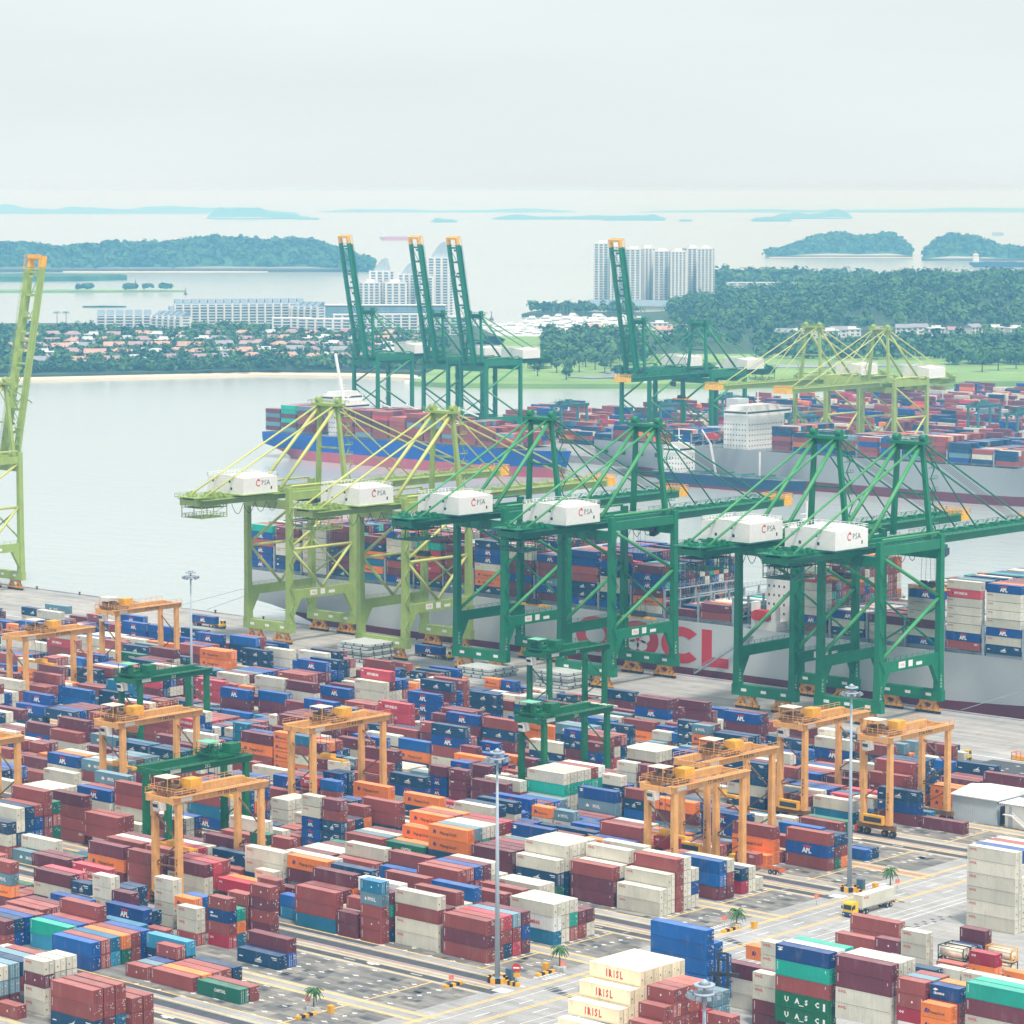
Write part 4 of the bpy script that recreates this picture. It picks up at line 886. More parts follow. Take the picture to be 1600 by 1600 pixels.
def lashing(t, xs, B, z0, z1, step=8):
    for x in xs:
        b = MB(); y = -B/2+1.0
        for q in range(int(B/step)+1):
            yy = y+q*step; b.box(x-.35,x+.35,yy-.25,yy+.25,z0,z1)
        for z in (z0+2.6, z0+5.4, z1-.2): b.box(x-.5,x+.5,-B/2+.8,B/2-.8,z-.15,z+.1); b.rail((x-.5,-B/2+.8,z),(x-.5,B/2-.8,z),1.1,.09,2.2)
        for q in range(int(B/step)): b.bar((x,y+q*step,z0),(x,y+(q+1)*step,z0+5.4),.2)
        b.build('lashing_bridge', lash_grey, t)
def ship_bay(u_right, v0, rows, z0, tiers, mix, fam, rng, front=None, l=12.19, jag=1, pitch=2.52, where=None, bayn=0):
    tops = [max(0, tiers + rng.choice([0,0,0,-1,0,0,1-1,-1][:jag*4] if jag else [0])) for _ in range(rows)]
    tops[0] = tiers if front is None else len(front)
    for r_ in range(rows):
        for k in range(tops[r_]):
            exposed = r_ == 0 or k >= tops[r_]-1 or k >= tops[r_-1] or r_ == rows-1 or True
            if r_ > 0 and k < tops[r_]-2 and k < tops[r_-1]-1 and False: continue
            c = front[k] if (front and r_ == 0) else (fam if rng.random() < .4 else rng.choice(mix))
            BOXES.append(Box(u_right-l, v0+r_*pitch, z0+k*2.62, l, 2.59, c, (where, r_, k, bayn) if where else None))
# the big pale grey ship alongside the near quay
SU, SL, SB, SVC = -840.0, 366.0, 42.0, 800.3
ship, shl = make_ship('container_ship', SU, SVC, SL, SB, 17.2, 2.0, hull_grey, boot_maroon)
tag(ship, 'huge pale grey container ship with red hull letters moored at the near quay', 'ship')
y = -SB/2-.06
# hull lettering: four giant letters, the second with a blossom
lt = MB()
def disc(mb, x, z, rx, rz, yy, n=36, hole=None):
    if hole is None: mb.poly([(x+rx*math.cos(2*math.pi*k/n), yy, z+rz*math.sin(2*math.pi*k/n)) for k in range(n)])
    else:
        for k in range(n):
            a, b = 2*math.pi*k/n, 2*math.pi*(k+1)/n
            mb.poly([(x+rx*math.cos(a),yy,z+rz*math.sin(a)),(x+rx*math.cos(b),yy,z+rz*math.sin(b)),(x+hole*rx*math.cos(b),yy,z+hole*rz*math.sin(b)),(x+hole*rx*math.cos(a),yy,z+hole*rz*math.sin(a))])
X0 = -678.0 - SU
disc(lt, X0+9, 9.2, 8.6, 6.0, y, 40, .50)
disc(lt, X0+27.5, 9.2, 8.8, 6.2, y, 40)
for k in range(36):                                                    # C: open ring
    a, b = R(42)+R(276)*k/36, R(42)+R(276)*(k+1)/36
    lt.poly([(X0+46+q*8.6*math.cos(g),y,9.2+q*6.0*math.sin(g)) for q, g in ((1,a),(1,b),(.48,b),(.48,a))])
lt.poly([(X0+54.4,y,3.2),(X0+65.5,y,3.2),(X0+65.5,y,6.4),(X0+54.4,y,6.4)]); lt.poly([(X0+54.4,y,6.4),(X0+58.6,y,6.4),(X0+58.6,y,15.2),(X0+54.4,y,15.2)])
lt.build('hull_lettering', lettering_red, shl)
bl = MB()
for k in range(5):
    a = R(90+72*k); disc(bl, X0+27.5+3.0*math.cos(a), 9.2+2.3*math.sin(a), 2.3, 1.75, y-.05, 18)
bl.build('blossom_petals', lettering_white, shl)
st_ = MB(); disc(st_, X0+27.5, 9.2, .8, .62, y-.1, 14)
for k in range(15):
    a = R(24*k); st_.poly([(X0+27.5+q*1.0*math.cos(a+da),y-.1,9.2+q*.78*math.sin(a+da)) for q, da in ((1,-.03),(2.6,-.02),(2.6,.02),(1,.03))])
st_.build('blossom_stamens', lettering_red, shl)
deck_house(ship, 238, 247, -15, 15, 17.2, 44, 20.5)
lb = MB()
for k, (x, yy) in enumerate(((240.5,-20.6),)):
    lb.prism([(x-3.6,21.5),(x-2.6,20.3),(x+2.6,20.3),(x+3.6,21.5),(x+3.4,22.7),(x+1.8,23.6),(x-1.8,23.6),(x-3.4,22.7)], 'y', yy-1.3, yy+1.3)
lbo = lb.build('lifeboat', red_paint, ship)
dv = MB().box(238.5,246.5,-20.9,-15,17.2,20.0).box(236.5,238.3,-21,-18.5,17.2,26).box(244.5,246.2,-21,-18.5,17.2,25).build('boat_deck', white_paint, ship)
gw = MB().bar((237.5,-21.6,15.2),(215.5,-23.4,.9),1.0,.5); gw.rail((237.5,-22.1,15.4),(215.5,-23.9,1.1),1.0,.08,2.2); gw.build('gangway', lash_grey, ship)
NB = []
rs = random.Random(12); u = -826.4
fronts = {0:'BBBXBA', 1:'DNWWMM', 2:'WWWWWWW', 3:'NMMNMMR', 4:'TOTONM', 5:'BMRNWWB', 6:'NCKKKAM', 7:'SMMRRM', 8:'NOOWBBN', 9:'MMBMMWW', 10:'MBSRRB', 11:'BNNRRDD', 12:'BNWWNBM', 13:'WOMBBM', 14:'M', 15:'RM', 16:'RBWWWWKW', 17:'NWBWWWWW', 18:'WWMBWT', 19:'DMWWB', 20:'MRWB', 21:'BWM'}
xs = []; k = 0; tall = ('RBWWWWKW','NWBWWWWB','WWMBWT','DMWWWWB','MRWBWW','BWMWWWW')
while u < -478 and k < 27:
    if -605 < u-12.2 < -589 or -605 < u < -589: u = -586.5+12.3+.0; 
    f = tall[(k-20)%6] if u > -533 else fronts.get(k, 'MRNBW'); t_ = len(f)
    deep = 3 if -566 < u < -535 else t_
    ship_bay(u, SVC-SB/2+.75, 16, 18.3, deep, 'RRMMMWWNNBBOSKA', rs.choice('RMWWNB'), rs, f[:deep] if deep < t_ else f, where='near ship', bayn=k)
    xs.append(u+1.0-SU); u += 14.25; k += 1
lashing(ship, [x for x in xs if x < 236 or x > 250], SB, 17.2, 26.5)
hc = MB()
for x in xs: hc.box(x-13.4,x-1.0,-SB/2+1.4,SB/2-1.4,17.2,18.1)
hc.build('hatch_coaming', lash_grey, ship)
ml = MB(); ml.bar((8,-SB/2-.3,12),(-34,-SB/2-3,.6),.14); ml.bar((12,-SB/2-.3,11),(-18,-SB/2-3,.6),.14); ml.build('mooring_line', lash_grey, ship)
ml = MB(); ml.bar((352,-10,14),(319,-SB/2-3.2,.6),.18); ml.build('mooring_line', lash_grey, ship)
# blue ship in the channel, bow to the right
bs_, bh = make_ship('container_ship', -1374, 1307, 226, 36, 11.5, 2.0, hull_blue, boot_pink, -9, 4)
tag(bs_, 'blue hulled container ship with pink waterline and full deck load', 'ship')
deck_house(bs_, 52, 61, -12, 12, 11.5, 27, 15)
dm = MB(); dm.bar((58,-4,28),(50,-4,60),1.2); dm.build('derrick', white_paint, bs_)
nm = MB(); put_text(nm, 'NAGAMA', (180,-17.2,8.0), (1,0.055,0), (0,0,1), 1.6, .02); nm.build('bow_lettering', lettering_white, bh)
rs = random.Random(5)
for k, (ur, ti, f) in enumerate(((-1359,5,'MSMSM'),(-1345.5,6,'SMAMAA'),(-1331,6,'MMRRMS'),(-1297,6,None),(-1282,6,None),(-1268,6,None),(-1254,5,None),(-1240,6,None),(-1226,5,None),(-1212,4,None),(-1198,5,None),(-1184,4,None),(-1170,3,None))):
    ship_bay(ur, 1307-17, 13, 12.6, ti, 'RRRRRMMMMSSBXK', 'M' if k < 6 else 'R', rs, f, where='blue ship', bayn=k)
# grey ship alongside the far quay
gs, gh = make_ship('container_ship', -1152, 1361, 330, 42, 15.5, 1.0, hull_grey2, boot_maroon)
tag(gs, 'long grey container ship with white deck house at the far quay', 'ship')
deck_house(gs, 93, 110, -19.5, 13, 15.5, 34, 20.5)
MB().box(84,92,-6,4,15.5,42).build('funnel', hull_grey, gs)
MB().prism([(80,20),(88,20),(88,22),(86,23.4),(82,23.4),(80,22)], 'y', -20, -17.5).build('lifeboat', red_paint, gs)
op = MB()
for k in range(5): op.box(6+k*13, 10.5+k*13, -21.06, -21.02, 8.0, 10.2)
op.build('mooring_opening', dark_steel, gh)
xs = []
for k, ur in enumerate((-1140,-1125.6,-1111.2,-1096.8,-1082.4,-1013,-998.6,-984.2,-969.8,-955.4,-941,-926.6,-912.2,-897.8,-883.4,-869)):
    ti = (1,3,3,2,3,5,4,3,4,4,4,3,5,4,3,3)[k]
    ship_bay(ur, 1361-20.2, 16, 16.4, ti, 'NNBBRRMMOWST', rs.choice('NNBR'), rs, 'BORN' if k == 6 else None, where='grey ship', bayn=k); xs.append(ur+1+1152)
lashing(gs, xs[::2], 42, 15.5, 22.5, 10)
# small tanker between
tk, th = make_ship('tanker', -1088, 1321, 98, 15, 3.2, -2.5, hull_dkblue, boot_maroon, -8, 1)
tag(tk, 'small dark blue tanker with white deck house beside the grey ship', 'ship')
deck_house(tk, 8, 20, -6.5, 6.5, 3.2, 14, 7)
dp = MB()
for y_ in (-2.5,-1.2,0,1.2,2.5): dp.tube((22,y_,4.0),(92,y_,4.0),.25,6)
for x in (34,48,62,76): dp.box(x-.3,x+.3,-6,6,3.2,4.8)
dp.build('deck_pipe', mat('pipe_green', srgb(60,120,110), .6), tk)
dp = MB(); dp.bar((40,0,3),(36,0,20),.9); dp.bar((36,0,20),(30,0,27),.6); dp.bar((70,0,3),(70,0,17),.7); dp.build('derrick', white_paint, tk)
# white ship behind the blue one
ws, wh_ = make_ship('cargo_ship', -1398, 1364, 160, 28, 15, 1, hull_white, boot_maroon, -8, 3)
tag(ws, 'white cargo ship moored behind the blue container ship', 'ship')
deck_house(ws, 12, 24, -12, 12, 15, 27, 13)
hcw = MB()
for k in range(5): hcw.box(32+k*22, 50+k*22, -9, 9, 15, 17.5)
hcw.build('hatch_cover', hull_white, ws)
cw = MB()
for k in range(4): cw.bar((52+k*22,0,15),(52+k*22,0,27),1.0); cw.bar((52+k*22,0,26),(68+k*22,0,22),.7)
cw.build('deck_crane', white_paint, ws)
# vessels out at sea
def sea_ship(u, v, L, rz, mh, label, hb=7):
    t, h_ = make_ship('cargo_ship', u, v, L, L*.16, hb, -2.5, mh, mh, -7, 1); t.rotation_euler = (0,0,rz)
    deck_house(t, L*.06, L*.16, -L*.06, L*.06, hb, hb+L*.11, L*.07)
    d = MB()
    for k in range(3): d.box(L*(.25+k*.22), L*(.42+k*.22), -L*.05, L*.05, hb, hb+1.5)
    d.build('hatch_cover', mh, t); return tag(t, label, 'ship')
# ---------------------------------------------------------------- lamp masts
flood_grey = mat('floodlight_grey', srgb(128,140,152), .5)
def make_mast(h=46):
    t = empty('lamp_mast'); MB().tube((0,0,.9),(0,0,h),.55,14,.22).build('pole', lamp_grey, t)
    b = MB(); b.tube((0,0,0),(0,0,.9),1.2,14); b.build('base', lamp_grey, t)
    c = MB(); c.tube((0,0,h),(0,0,h+.3),1.5,16); c.tube((0,0,h-1.2),(0,0,h-.9),1.5,16); c.tube((0,0,h+.35),(0,0,h+1.0),.9,12,.1); c.build('head_frame', lamp_grey, t)
    for k in range(10):
        a = 2*math.pi*k/10; d = Vector((math.cos(a), math.sin(a), 0)); p = d*2.4+Vector((0,0,h-.7))
        f = MB(); p = d*1.9+Vector((0,0,h-1.3)); f.bar(d*1.2+Vector((0,0,h-1)), p, .12); q = p+d*.25; n = d.cross(Vector((0,0,1)))
        n = n*.62; f.hexa([q-n*.5-Vector((0,0,.5))-d*.2, q+n*.5-Vector((0,0,.5))-d*.2, q+n*.5-Vector((0,0,.15))+d*.5, q-n*.5-Vector((0,0,.15))+d*.5, q-n*.5+Vector((0,0,.1))-d*.4, q+n*.5+Vector((0,0,.1))-d*.4, q+n*.5+Vector((0,0,.35))+d*.3, q-n*.5+Vector((0,0,.35))+d*.3])
        f.build('floodlight', flood_grey, t)
    return t
GM = 'tall floodlight masts'
m0 = make_mast()
for k, (u, v, lab) in enumerate(((-407.6,445.2,'tall floodlight mast in the centre beside the no-entry sign'), (-403.5,557.7,'tall floodlight mast on the right behind the yellow cab truck'), (-670,600,'tall floodlight mast on the left with its head over the sea'), (-264.4,331.5,'nearest floodlight mast, only its top in view at bottom'))):
    o = m0 if k == 0 else copy_tree(m0); o.location = (u,v,0); tag(o, lab, 'lamp mast', GM)
# striped crash guards round two masts
def guard(u, v, lab):
    t = empty('crash_guard', (u,v,0)); y_, b_ = MB(), MB()
    for k in range(12):
        a0, a1 = 2*math.pi*k/12, 2*math.pi*(k+1)/12
        (y_ if k % 2 else b_).hexa([(r_*math.cos(a),r_*math.sin(a),z) for z in (0,1.1) for r_, a in ((2.1,a0),(2.1,a1),(1.7,a1),(1.7,a0))])
    for k in range(5): (b_ if k % 2 else y_).box(2.4+k*.7, 3.1+k*.7, -.5, .3, 0, .8)
    y_.build('yellow_block', yellow_paint, t); b_.build('black_block', black_paint, t); MB().box(1.0,2.6,1.3,2.4,0,2.6).build('switch_cabinet', mat('cabinet_blue', srgb(70,100,120), .6), t)
    return tag(t, lab, 'barrier', 'striped guards round mast feet')
guard(-407.6, 445.2, 'black and yellow guard ring at the foot of the central mast'); guard(-403.5, 557.7, 'black and yellow guard ring at the foot of the right mast')
def post_sign(name, u, v, lab, parts, cat='sign', rz=0, grp=None):
    t = empty(name, (u,v,0), rz); MB().tube((0,0,0),(0,0,2.2),.06,8).build('post', lamp_grey, t)
    for nm, mb, m in parts: mb.build(nm, m, t)
    return tag(t, lab, cat, grp)
a = MB(); disc(a, 0, 2.9, .9, .9, -.05, 24); b = MB().box(-.62,.62,-.09,-.06,2.75,3.05); c_ = MB().box(-.75,.75,-.08,-.03,1.0,1.9)
post_sign('traffic_sign', -404.6, 447.5, 'round red no-entry sign over a yellow plate by the central mast', (('disc',a,red_paint),('bar',b,lettering_white),('plate',c_,yellow_paint)), rz=R(35))
# palms on planters with small signs, one at the road end of a block each
frond = mat('palm_green', srgb(58,104,52), .6, var=.3, scale=1.5); trunk_m = mat('palm_trunk', srgb(120,104,84), .8)
planter_m = mat('planter_concrete', srgb(196,196,190), .8)
def make_palm(seed, h):
    rr = random.Random(seed); t = empty('palm_tree'); tk_ = MB(); p = Vector((0,0,.8)); lean = Vector((rr.uniform(-.05,.05), rr.uniform(-.05,.05), 0))
    for k in range(5):
        q = p+Vector((0,0,h/5))+lean*h/5; tk_.tube(p, q, .16-.015*k, 8, .15-.015*k); p = q
    tk_.build('trunk', trunk_m, t); f = MB()
    for k in range(24):
        a_ = 2*math.pi*k/12+rr.uniform(-.2,.2); up = rr.uniform(-.3,1.1); d = Vector((math.cos(a_), math.sin(a_), 0)); n = Vector((-d.y, d.x, 0)); pts = []
        for s in range(6):
            x = s/5; pts.append((p+d*(1.9*x)+Vector((0,0, up*1.6*x-1.9*x*x)), .26*math.sin(math.pi*(.12+.85*x))))
        for (p0,w0),(p1,w1) in zip(pts, pts[1:]):
            f.poly([p0, p0+n*w0-Vector((0,0,.18)), p1+n*w1-Vector((0,0,.18)), p1]); f.poly([p0, p1, p1-n*w1-Vector((0,0,.18)), p0-n*w0-Vector((0,0,.18))])
    f.build('crown', frond, t); MB().box(-1.1,1.1,-.8,.8,0,.9).build('planter', planter_m, t); return t
GP = 'small palms in planters at block ends'
for k, (u, v, h, lab) in enumerate(((-418.5,405,3.6,'small palm in planter at bottom left, nearest of the palms'), (-404.3,460.2,4.0,'small palm in planter behind the no-entry sign'), (-400.6,513,3.0,'small palm in planter left of the blue box stack top'),
        (-397.6,565.2,3.8,'small palm in planter behind the yellow cab truck trailer'), (-710,684,3.4,'small palm in front of the pale container near the apron'))):
    p_ = make_palm(k, h); p_.location = (u,v,0); tag(p_, lab, 'palm', GP)
def bin_(u, v, lab): return tag(MB().taper((0,0,0),.45,.45,(0,0,1.5),.55,.55).build('waste_bin', yellow_paint, None, (u,v,0)), lab, 'bin', 'yellow bins by the palms')
bin_(-415.2, 406.4, 'yellow bin beside the nearest palm'); bin_(-406.6, 458.6, 'yellow bin beside the palm behind the no-entry sign'); bin_(-397.3, 514.9, 'yellow bin beside the palm near the blue stack'); bin_(-399.9, 562.6, 'yellow bin beside the palm behind the truck')
def sign_small(u, v, lab, m):
    a = MB().box(-.5,.5,-.05,0,1.5,2.4); return post_sign('block_sign', u, v, lab, (('panel', a, m),), grp='small block signs', rz=R(40))
pink_sign = mat('pink_sign', srgb(232,120,100), .6)
sign_small(-420.6, 405.5, 'small pink sign left of the nearest palm', pink_sign); sign_small(-411.5, 436.0, 'small pink sign on the kerb blocks in the open slots', pink_sign); sign_small(-402.6, 459.2, 'small pink sign right of palm behind the no-entry sign', pink_sign)
sign_small(-402.9, 511.8, 'small pink sign left of the palm near the blue stack', pink_sign); sign_small(-396.2, 565.9, 'small pink sign right of palm behind the truck', pink_sign); sign_small(-400.6, 541.5, 'small pink sign at road edge left of the truck', pink_sign); sign_small(-398.8, 489.5, 'small pink sign at the road edge beyond the cream stack', pink_sign)
def kerb_blocks(u, v, n, lab):
    t = empty('kerb_block', (u,v,0)); y_, b_ = MB(), MB()
    for k in range(n): (b_ if k % 2 else y_).box(0, .9, k*1.0, k*1.0+.95, 0, .55)
    y_.build('yellow_block', yellow_paint, t); b_.build('black_block', black_paint, t); return tag(t, lab, 'barrier', 'striped kerb blocks at block ends')
kerb_blocks(-417.2, 398.8, 5, 'striped kerb blocks in front of the nearest palm'); kerb_blocks(-412.3, 434.4, 5, 'striped kerb blocks at the corner of the open slots'); kerb_blocks(-405.0, 453.6, 5, 'striped kerb blocks left of the palm behind no-entry sign'); kerb_blocks(-400.4, 507.4, 5, 'striped kerb blocks before the palm near the blue stack')

# ---------------------------------------------------------------- single boxes that are not stacked on the grid
cont_meshes = {}
def container_mesh(l, h, w=2.438):
    key = (round(l,2), h)
    if key in cont_meshes: return cont_meshes[key]
    m = MB(); m.box(.05, l-.05, .04, w-.04, .15, h-.05)
    for x in (0, l-.17):
        for y_ in (0, w-.17): m.box(x, x+.17, y_, y_+.17, 0, h)
    for y_ in (.002, w-.102):
        m.box(.17, l-.17, y_, y_+.10, h-.14, h-.008); m.box(.17, l-.17, y_+(.05 if y_ < 1 else -.05), y_+.10, .05, .18)
    for x in (.002, l-.102): m.box(x, x+.10, .17, w-.17, h-.14, h-.012); m.box(x, x+.10, .17, w-.17, .012, .18)
    n = int(l/.61)
    for k in range(n):                                    # pressed ribs on the long sides
        x = .3+k*(l-.6)/n; m.hexa([(x,.04,.18),(x+.26,.04,.18),(x+.26,.05,.18),(x,.05,.18)] + [(x,.04,h-.14),(x+.26,.04,h-.14),(x+.26,.05,h-.14),(x,.05,h-.14)]) if False else m.poly([(x,.012,.18),(x+.26,.012,.18),(x+.26,.012,h-.14),(x,.012,h-.14)])
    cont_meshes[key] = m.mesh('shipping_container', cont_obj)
    d = MB(); d.box(0, .03, 0, 1.03, 0, h-.36)
    for y_ in (.28, .76): d.tube((.06,y_,-.06),(.06,y_,h-.3),.028,5,cap=False); d.box(.03,.075,y_-.2,y_+.05,1.0,1.06)
    cont_meshes[key+('door',)] = d.mesh('door', cont_obj)
    return cont_meshes[key]
def single_container(u, v, z, l, h, code, label, rz=0, group='single containers', letter=True, cat='container'):
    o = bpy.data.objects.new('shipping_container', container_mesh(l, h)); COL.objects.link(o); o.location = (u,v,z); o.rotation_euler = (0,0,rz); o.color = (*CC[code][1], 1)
    dm_ = cont_meshes[(round(l,2), h, 'door')]
    for k in (0, 1):
        d = bpy.data.objects.new('door', dm_); COL.objects.link(d); d.parent = o; d.location = (l-.048, .175+k*1.055, .17); d.color = o.color
    tag(o, label, cat, group)
    if letter:
        ms = [MB(), MB(), MB(), MB()]; letters(CC[code][2], l, h, *ms, lambda x, z_: (x, -.012, z_))
        for mb, m in zip(ms, (lettering_white, lettering_red, lettering_black, lettering_purple)):
            if mb.v: mb.build('lettering', m, o)
    return o
# ---------------------------------------------------------------- trucks, trailers, handlers
cab_yellow = mat('cab_yellow', srgb(236,190,30), .4, var=.06); cab_blue = mat('bumper_blue', srgb(24,60,110), .5)
def wheels(t, pts, r=.52, w_=.36):
    for x, y_ in pts:
        wh = MB().tube((x,y_-w_/2,r),(x,y_+w_/2,r),r,16).build('wheel', rubber, t); MB().tube((x,y_-w_/2-.01,r),(x,y_+w_/2+.01,r),r*.5,10).build('rim', lamp_grey, wh)
def make_truck(name, kind, label, loc, rz, cat='truck', group=None):
    """x forward"""
    t = empty(name, loc, rz)
    if kind == 'road':
        cb = MB(); cb.prism([(-1.2,.9),(1.15,.9),(1.2,1.7),(1.02,3.05),(.6,3.25),(-1.1,3.25),(-1.2,3.1)], 'y', -1.22, 1.22); cab_ = cb.build('cab', cab_yellow, t)
        g_ = MB(); g_.hexa([(1.215,-1.05,1.75),(1.06,-1.05,2.75),(1.08,-1.05,2.75),(1.24,-1.05,1.75)] + [(1.215,1.05,1.75),(1.06,1.05,2.75),(1.08,1.05,2.75),(1.24,1.05,1.75)])
        for y_ in (-1.24, 1.225): g_.box(-.1,.85,y_,y_+.015,1.8,2.7)
        g_.build('window', glass, cab_); MB().box(-1.1,1.3,-1.2,1.2,.35,1.15).build('bumper', cab_blue, cab_); mr = MB().box(1.1,1.25,-1.55,-1.28,1.8,2.5).box(1.1,1.25,1.28,1.55,1.8,2.5); mr.build('mirror', black_paint, cab_)
        hl_ = MB().box(1.3,1.32,-1.05,-.7,.6,.85).box(1.3,1.32,.7,1.05,.6,.85); hl_.build('headlight', lettering_white, cab_)
        MB().box(-5,-1.2,-.45,.45,.6,1.0).build('chassis', dark_steel, t); wheels(t, [(.2,-1.05),(.2,1.05),(-3.4,-1.0),(-3.4,1.0),(-4.6,-1.0),(-4.6,1.0)])
    else:
        cb = MB(); cb.prism([(-.9,.9),(.9,.9),(.95,2.0),(.7,3.0),(-.9,3.0)], 'y', -.2, 1.15); cab_ = cb.build('cab', cab_yellow, t)
        g_ = MB(); g_.box(-.6,.6,-.215,-.203,1.9,2.8); g_.hexa([(.94,-.1,2.02),(.72,-.1,2.9),(.74,-.1,2.9),(.97,-.1,2.02)]+[(.94,1.05,2.02),(.72,1.05,2.9),(.74,1.05,2.9),(.97,1.05,2.02)]); g_.build('window', glass, cab_)
        MB().box(-3.6,1.0,-1.15,1.15,.55,1.0).build('chassis', dark_steel, t); MB().box(-.8,1.0,-1.15,-.22,1.0,1.7).build('engine_cover', cab_yellow, t); wheels(t, [(.1,-1.0),(.1,1.0),(-2.6,-1.0),(-2.6,1.0)])
    return tag(t, label, cat, group)
trailer_orange = mat('trailer_orange', srgb(206,104,58), .6, grime=.4)
def make_trailer(label, loc, rz, m=None, group='container trailers'):
    """x forward, origin at the rear end on the ground; 12.4 m long"""
    t = empty('trailer', loc, rz); m = m or trailer_orange; f = MB()
    for y_ in (-.75,.55): f.box(0,12.4,y_,y_+.2,1.05,1.38)
    for x in (0.1,2.4,5,7.6,10,12): f.box(x,x+.25,-1.2,1.2,1.12,1.34)
    f.build('frame', m, t); l_ = MB(); l_.box(9.3,9.55,-.8,-.6,.2,1.05); l_.box(9.3,9.55,.6,.8,.2,1.05); l_.build('landing_leg', dark_steel, t)
    MB().box(-.05,.1,-1.2,1.2,.7,1.3).build('rear_bumper', orange_paint, t); wheels(t, [(x,y_) for x in (1.5,2.8) for y_ in (-.95,.95)]); return tag(t, label, 'trailer', group)
# road truck heading towards the viewer (-Y) on the cross road
make_truck('truck', 'road', 'yellow cab truck with dark blue bumper hauling an off-white box', (-388.6, 537.6, 0), R(-90))
make_trailer('trailer under the off-white box behind the yellow cab truck', (-388.6, 552.6, 0), R(-90), lamp_grey)
single_container(-388.6+1.22, 540.3, 1.4, 12.19, 2.9, 'W', 'off-white box riding on the road truck with yellow cab', R(90))
# parked trailers and tractors in the yard
make_truck('tractor', 'yard', 'yellow terminal tractor half hidden behind the cream stacks', (-389.6, 451.5, 0), R(-90), 'tractor', 'yellow terminal tractors')
tg = 'yellow terminal tractors'
make_trailer('orange trailer by the road with a short maroon box at its front', (-424.5, 560.6, 0), R(180)); make_truck('tractor', 'yard', 'yellow terminal tractor of the trailer below the right gantries', (-438.5, 560.6, 0), R(180), 'tractor', tg)
single_container(-437.2, 559.4, 1.4, 6.058, 2.59, 'R', 'short maroon box riding on the orange trailer by the road')
for (u, v, code, l, lab, lab2, lab3) in ((-834, 748, 'B', 12.19, 'bright blue box on trailer at left end of apron', 'trailer under bright blue box at left end of apron', 'tractor of the trailer at left end of apron'),
        (-722, 748.5, 'B', 12.19, 'bright blue box on trailer beneath the second lime crane', 'trailer under bright blue box beneath the second lime crane', 'tractor beneath the second lime crane'),
        (-705.5, 715.5, 'X', 12.19, 'sandy red box on trailer in front of the hatch covers', 'trailer under sandy red box before the hatch covers', 'tractor before the hatch covers'),
        (-489.5, 709.5, 'N', 12.19, 'dark navy box on trailer beside yellow tractor right of apron', 'trailer under dark navy box right of apron', 'yellow tractor on the right part of the apron')):
    make_trailer(lab2, (u, v, 0), 0); single_container(u+.1, v-1.22, 1.4, l, 2.59, code, lab); make_truck('tractor', 'yard', lab3, (u+15.3, v, 0), 0, 'tractor', tg)
make_trailer('empty orange trailer with white bolsters right of apron', (-456, 716, 0), 0)
make_truck('tractor', 'yard', 'yellow tractor standing behind the white container stack near apron', (-703, 700, 0), R(180), 'tractor', tg)
make_truck('tractor', 'yard', 'yellow tractor under the farthest ochre gantry', (-770, 690, 0), R(180), 'tractor', tg)
# empty-container handlers in the depot
def make_handler(label, loc, rz):
    t = empty('container_handler', loc, rz); b = MB(); b.prism([(-3.2,.9),(2.4,.9),(2.4,1.7),(.4,2.0),(-1.2,2.4),(-3.2,2.4)], 'y', -1.4, 1.4); b.build('body', yellow_paint, t)
    c_ = MB(); c_.prism([(-1.4,2.4),(.5,2.1),(.2,4.1),(-1.3,4.1)], 'y', -.8, .8); c_.build('cab', dark_steel, t); wheels(t, [(1.6,-1.5),(1.6,1.5),(-2.2,-1.3),(-2.2,1.3)], .85, .7)
    m = MB()
    for y_ in (-.9,.9): m.box(2.5,3.0,y_-.22,y_+.22,.6,13.5)
    for z in (1.2,4,6.6,9.4,12,13.2): m.box(2.55,2.95,-.68,.68,z,z+.4)
    m.build('mast', dark_steel, t); s = MB().box(3.02,3.5,-3,3,9.0,9.6); s.build('spreader', dark_steel, t); return tag(t, label, 'handler', 'container handlers in the depot')
make_handler('yellow container handler with tall dark mast between depot stacks', (-354.2, 448.6, 0), R(115))
# tank containers
def make_tank(label, loc, m_frame, m_tank):
    t = empty('tank_container', loc); f = MB()
    for x in (0, 5.9):
        for y_ in (0, 2.28): f.box(x,x+.16,y_,y_+.16,0,2.59)
        for z in (0, 2.43): f.box(x+.01,x+.15,.16,2.28,z,z+.16)
        f.bar((x+.08,.1,.1),(x+.08,1.2,1.3),.1); f.bar((x+.08,2.3,.1),(x+.08,1.2,1.3),.1)
    for y_ in (.01,2.29):
        for z in (.01,2.44): f.box(.16,5.9,y_,y_+.14,z,z+.14)
    f.build('frame', m_frame, t); k = MB().tube((.35,1.22,1.3),(5.7,1.22,1.3),1.08,18); k.tube((5.7,1.22,1.3),(5.86,1.22,1.3),1.08,18,.7); k.build('tank', m_tank, t); return tag(t, label, 'tank', 'tank containers in the depot')
cream_tank = mat('tank_cream', srgb(232,222,200), .5)
make_tank('tank container in a yellow frame topmost in the depot', (-334.8,508.6,5.3), yellow_paint, cream_tank)
for k, (u, v, z, w_) in enumerate(((-342.3,503.0,0,'bottom left'),(-342.3,503.0,2.62,'middle left'),(-342.3,503.0,5.24,'top left'),(-342.3,505.7,2.62,'middle right'),(-342.3,505.7,5.24,'top right'),(-342.3,505.7,0,'bottom right'),(-334.8,508.6,0,'lowest under the yellow frame'),(-334.8,508.6,2.62,'second under the yellow frame'))):
    make_tank('dark framed tank container, %s of the depot tanks' % w_, (u,v,z), dark_steel, cream_tank)
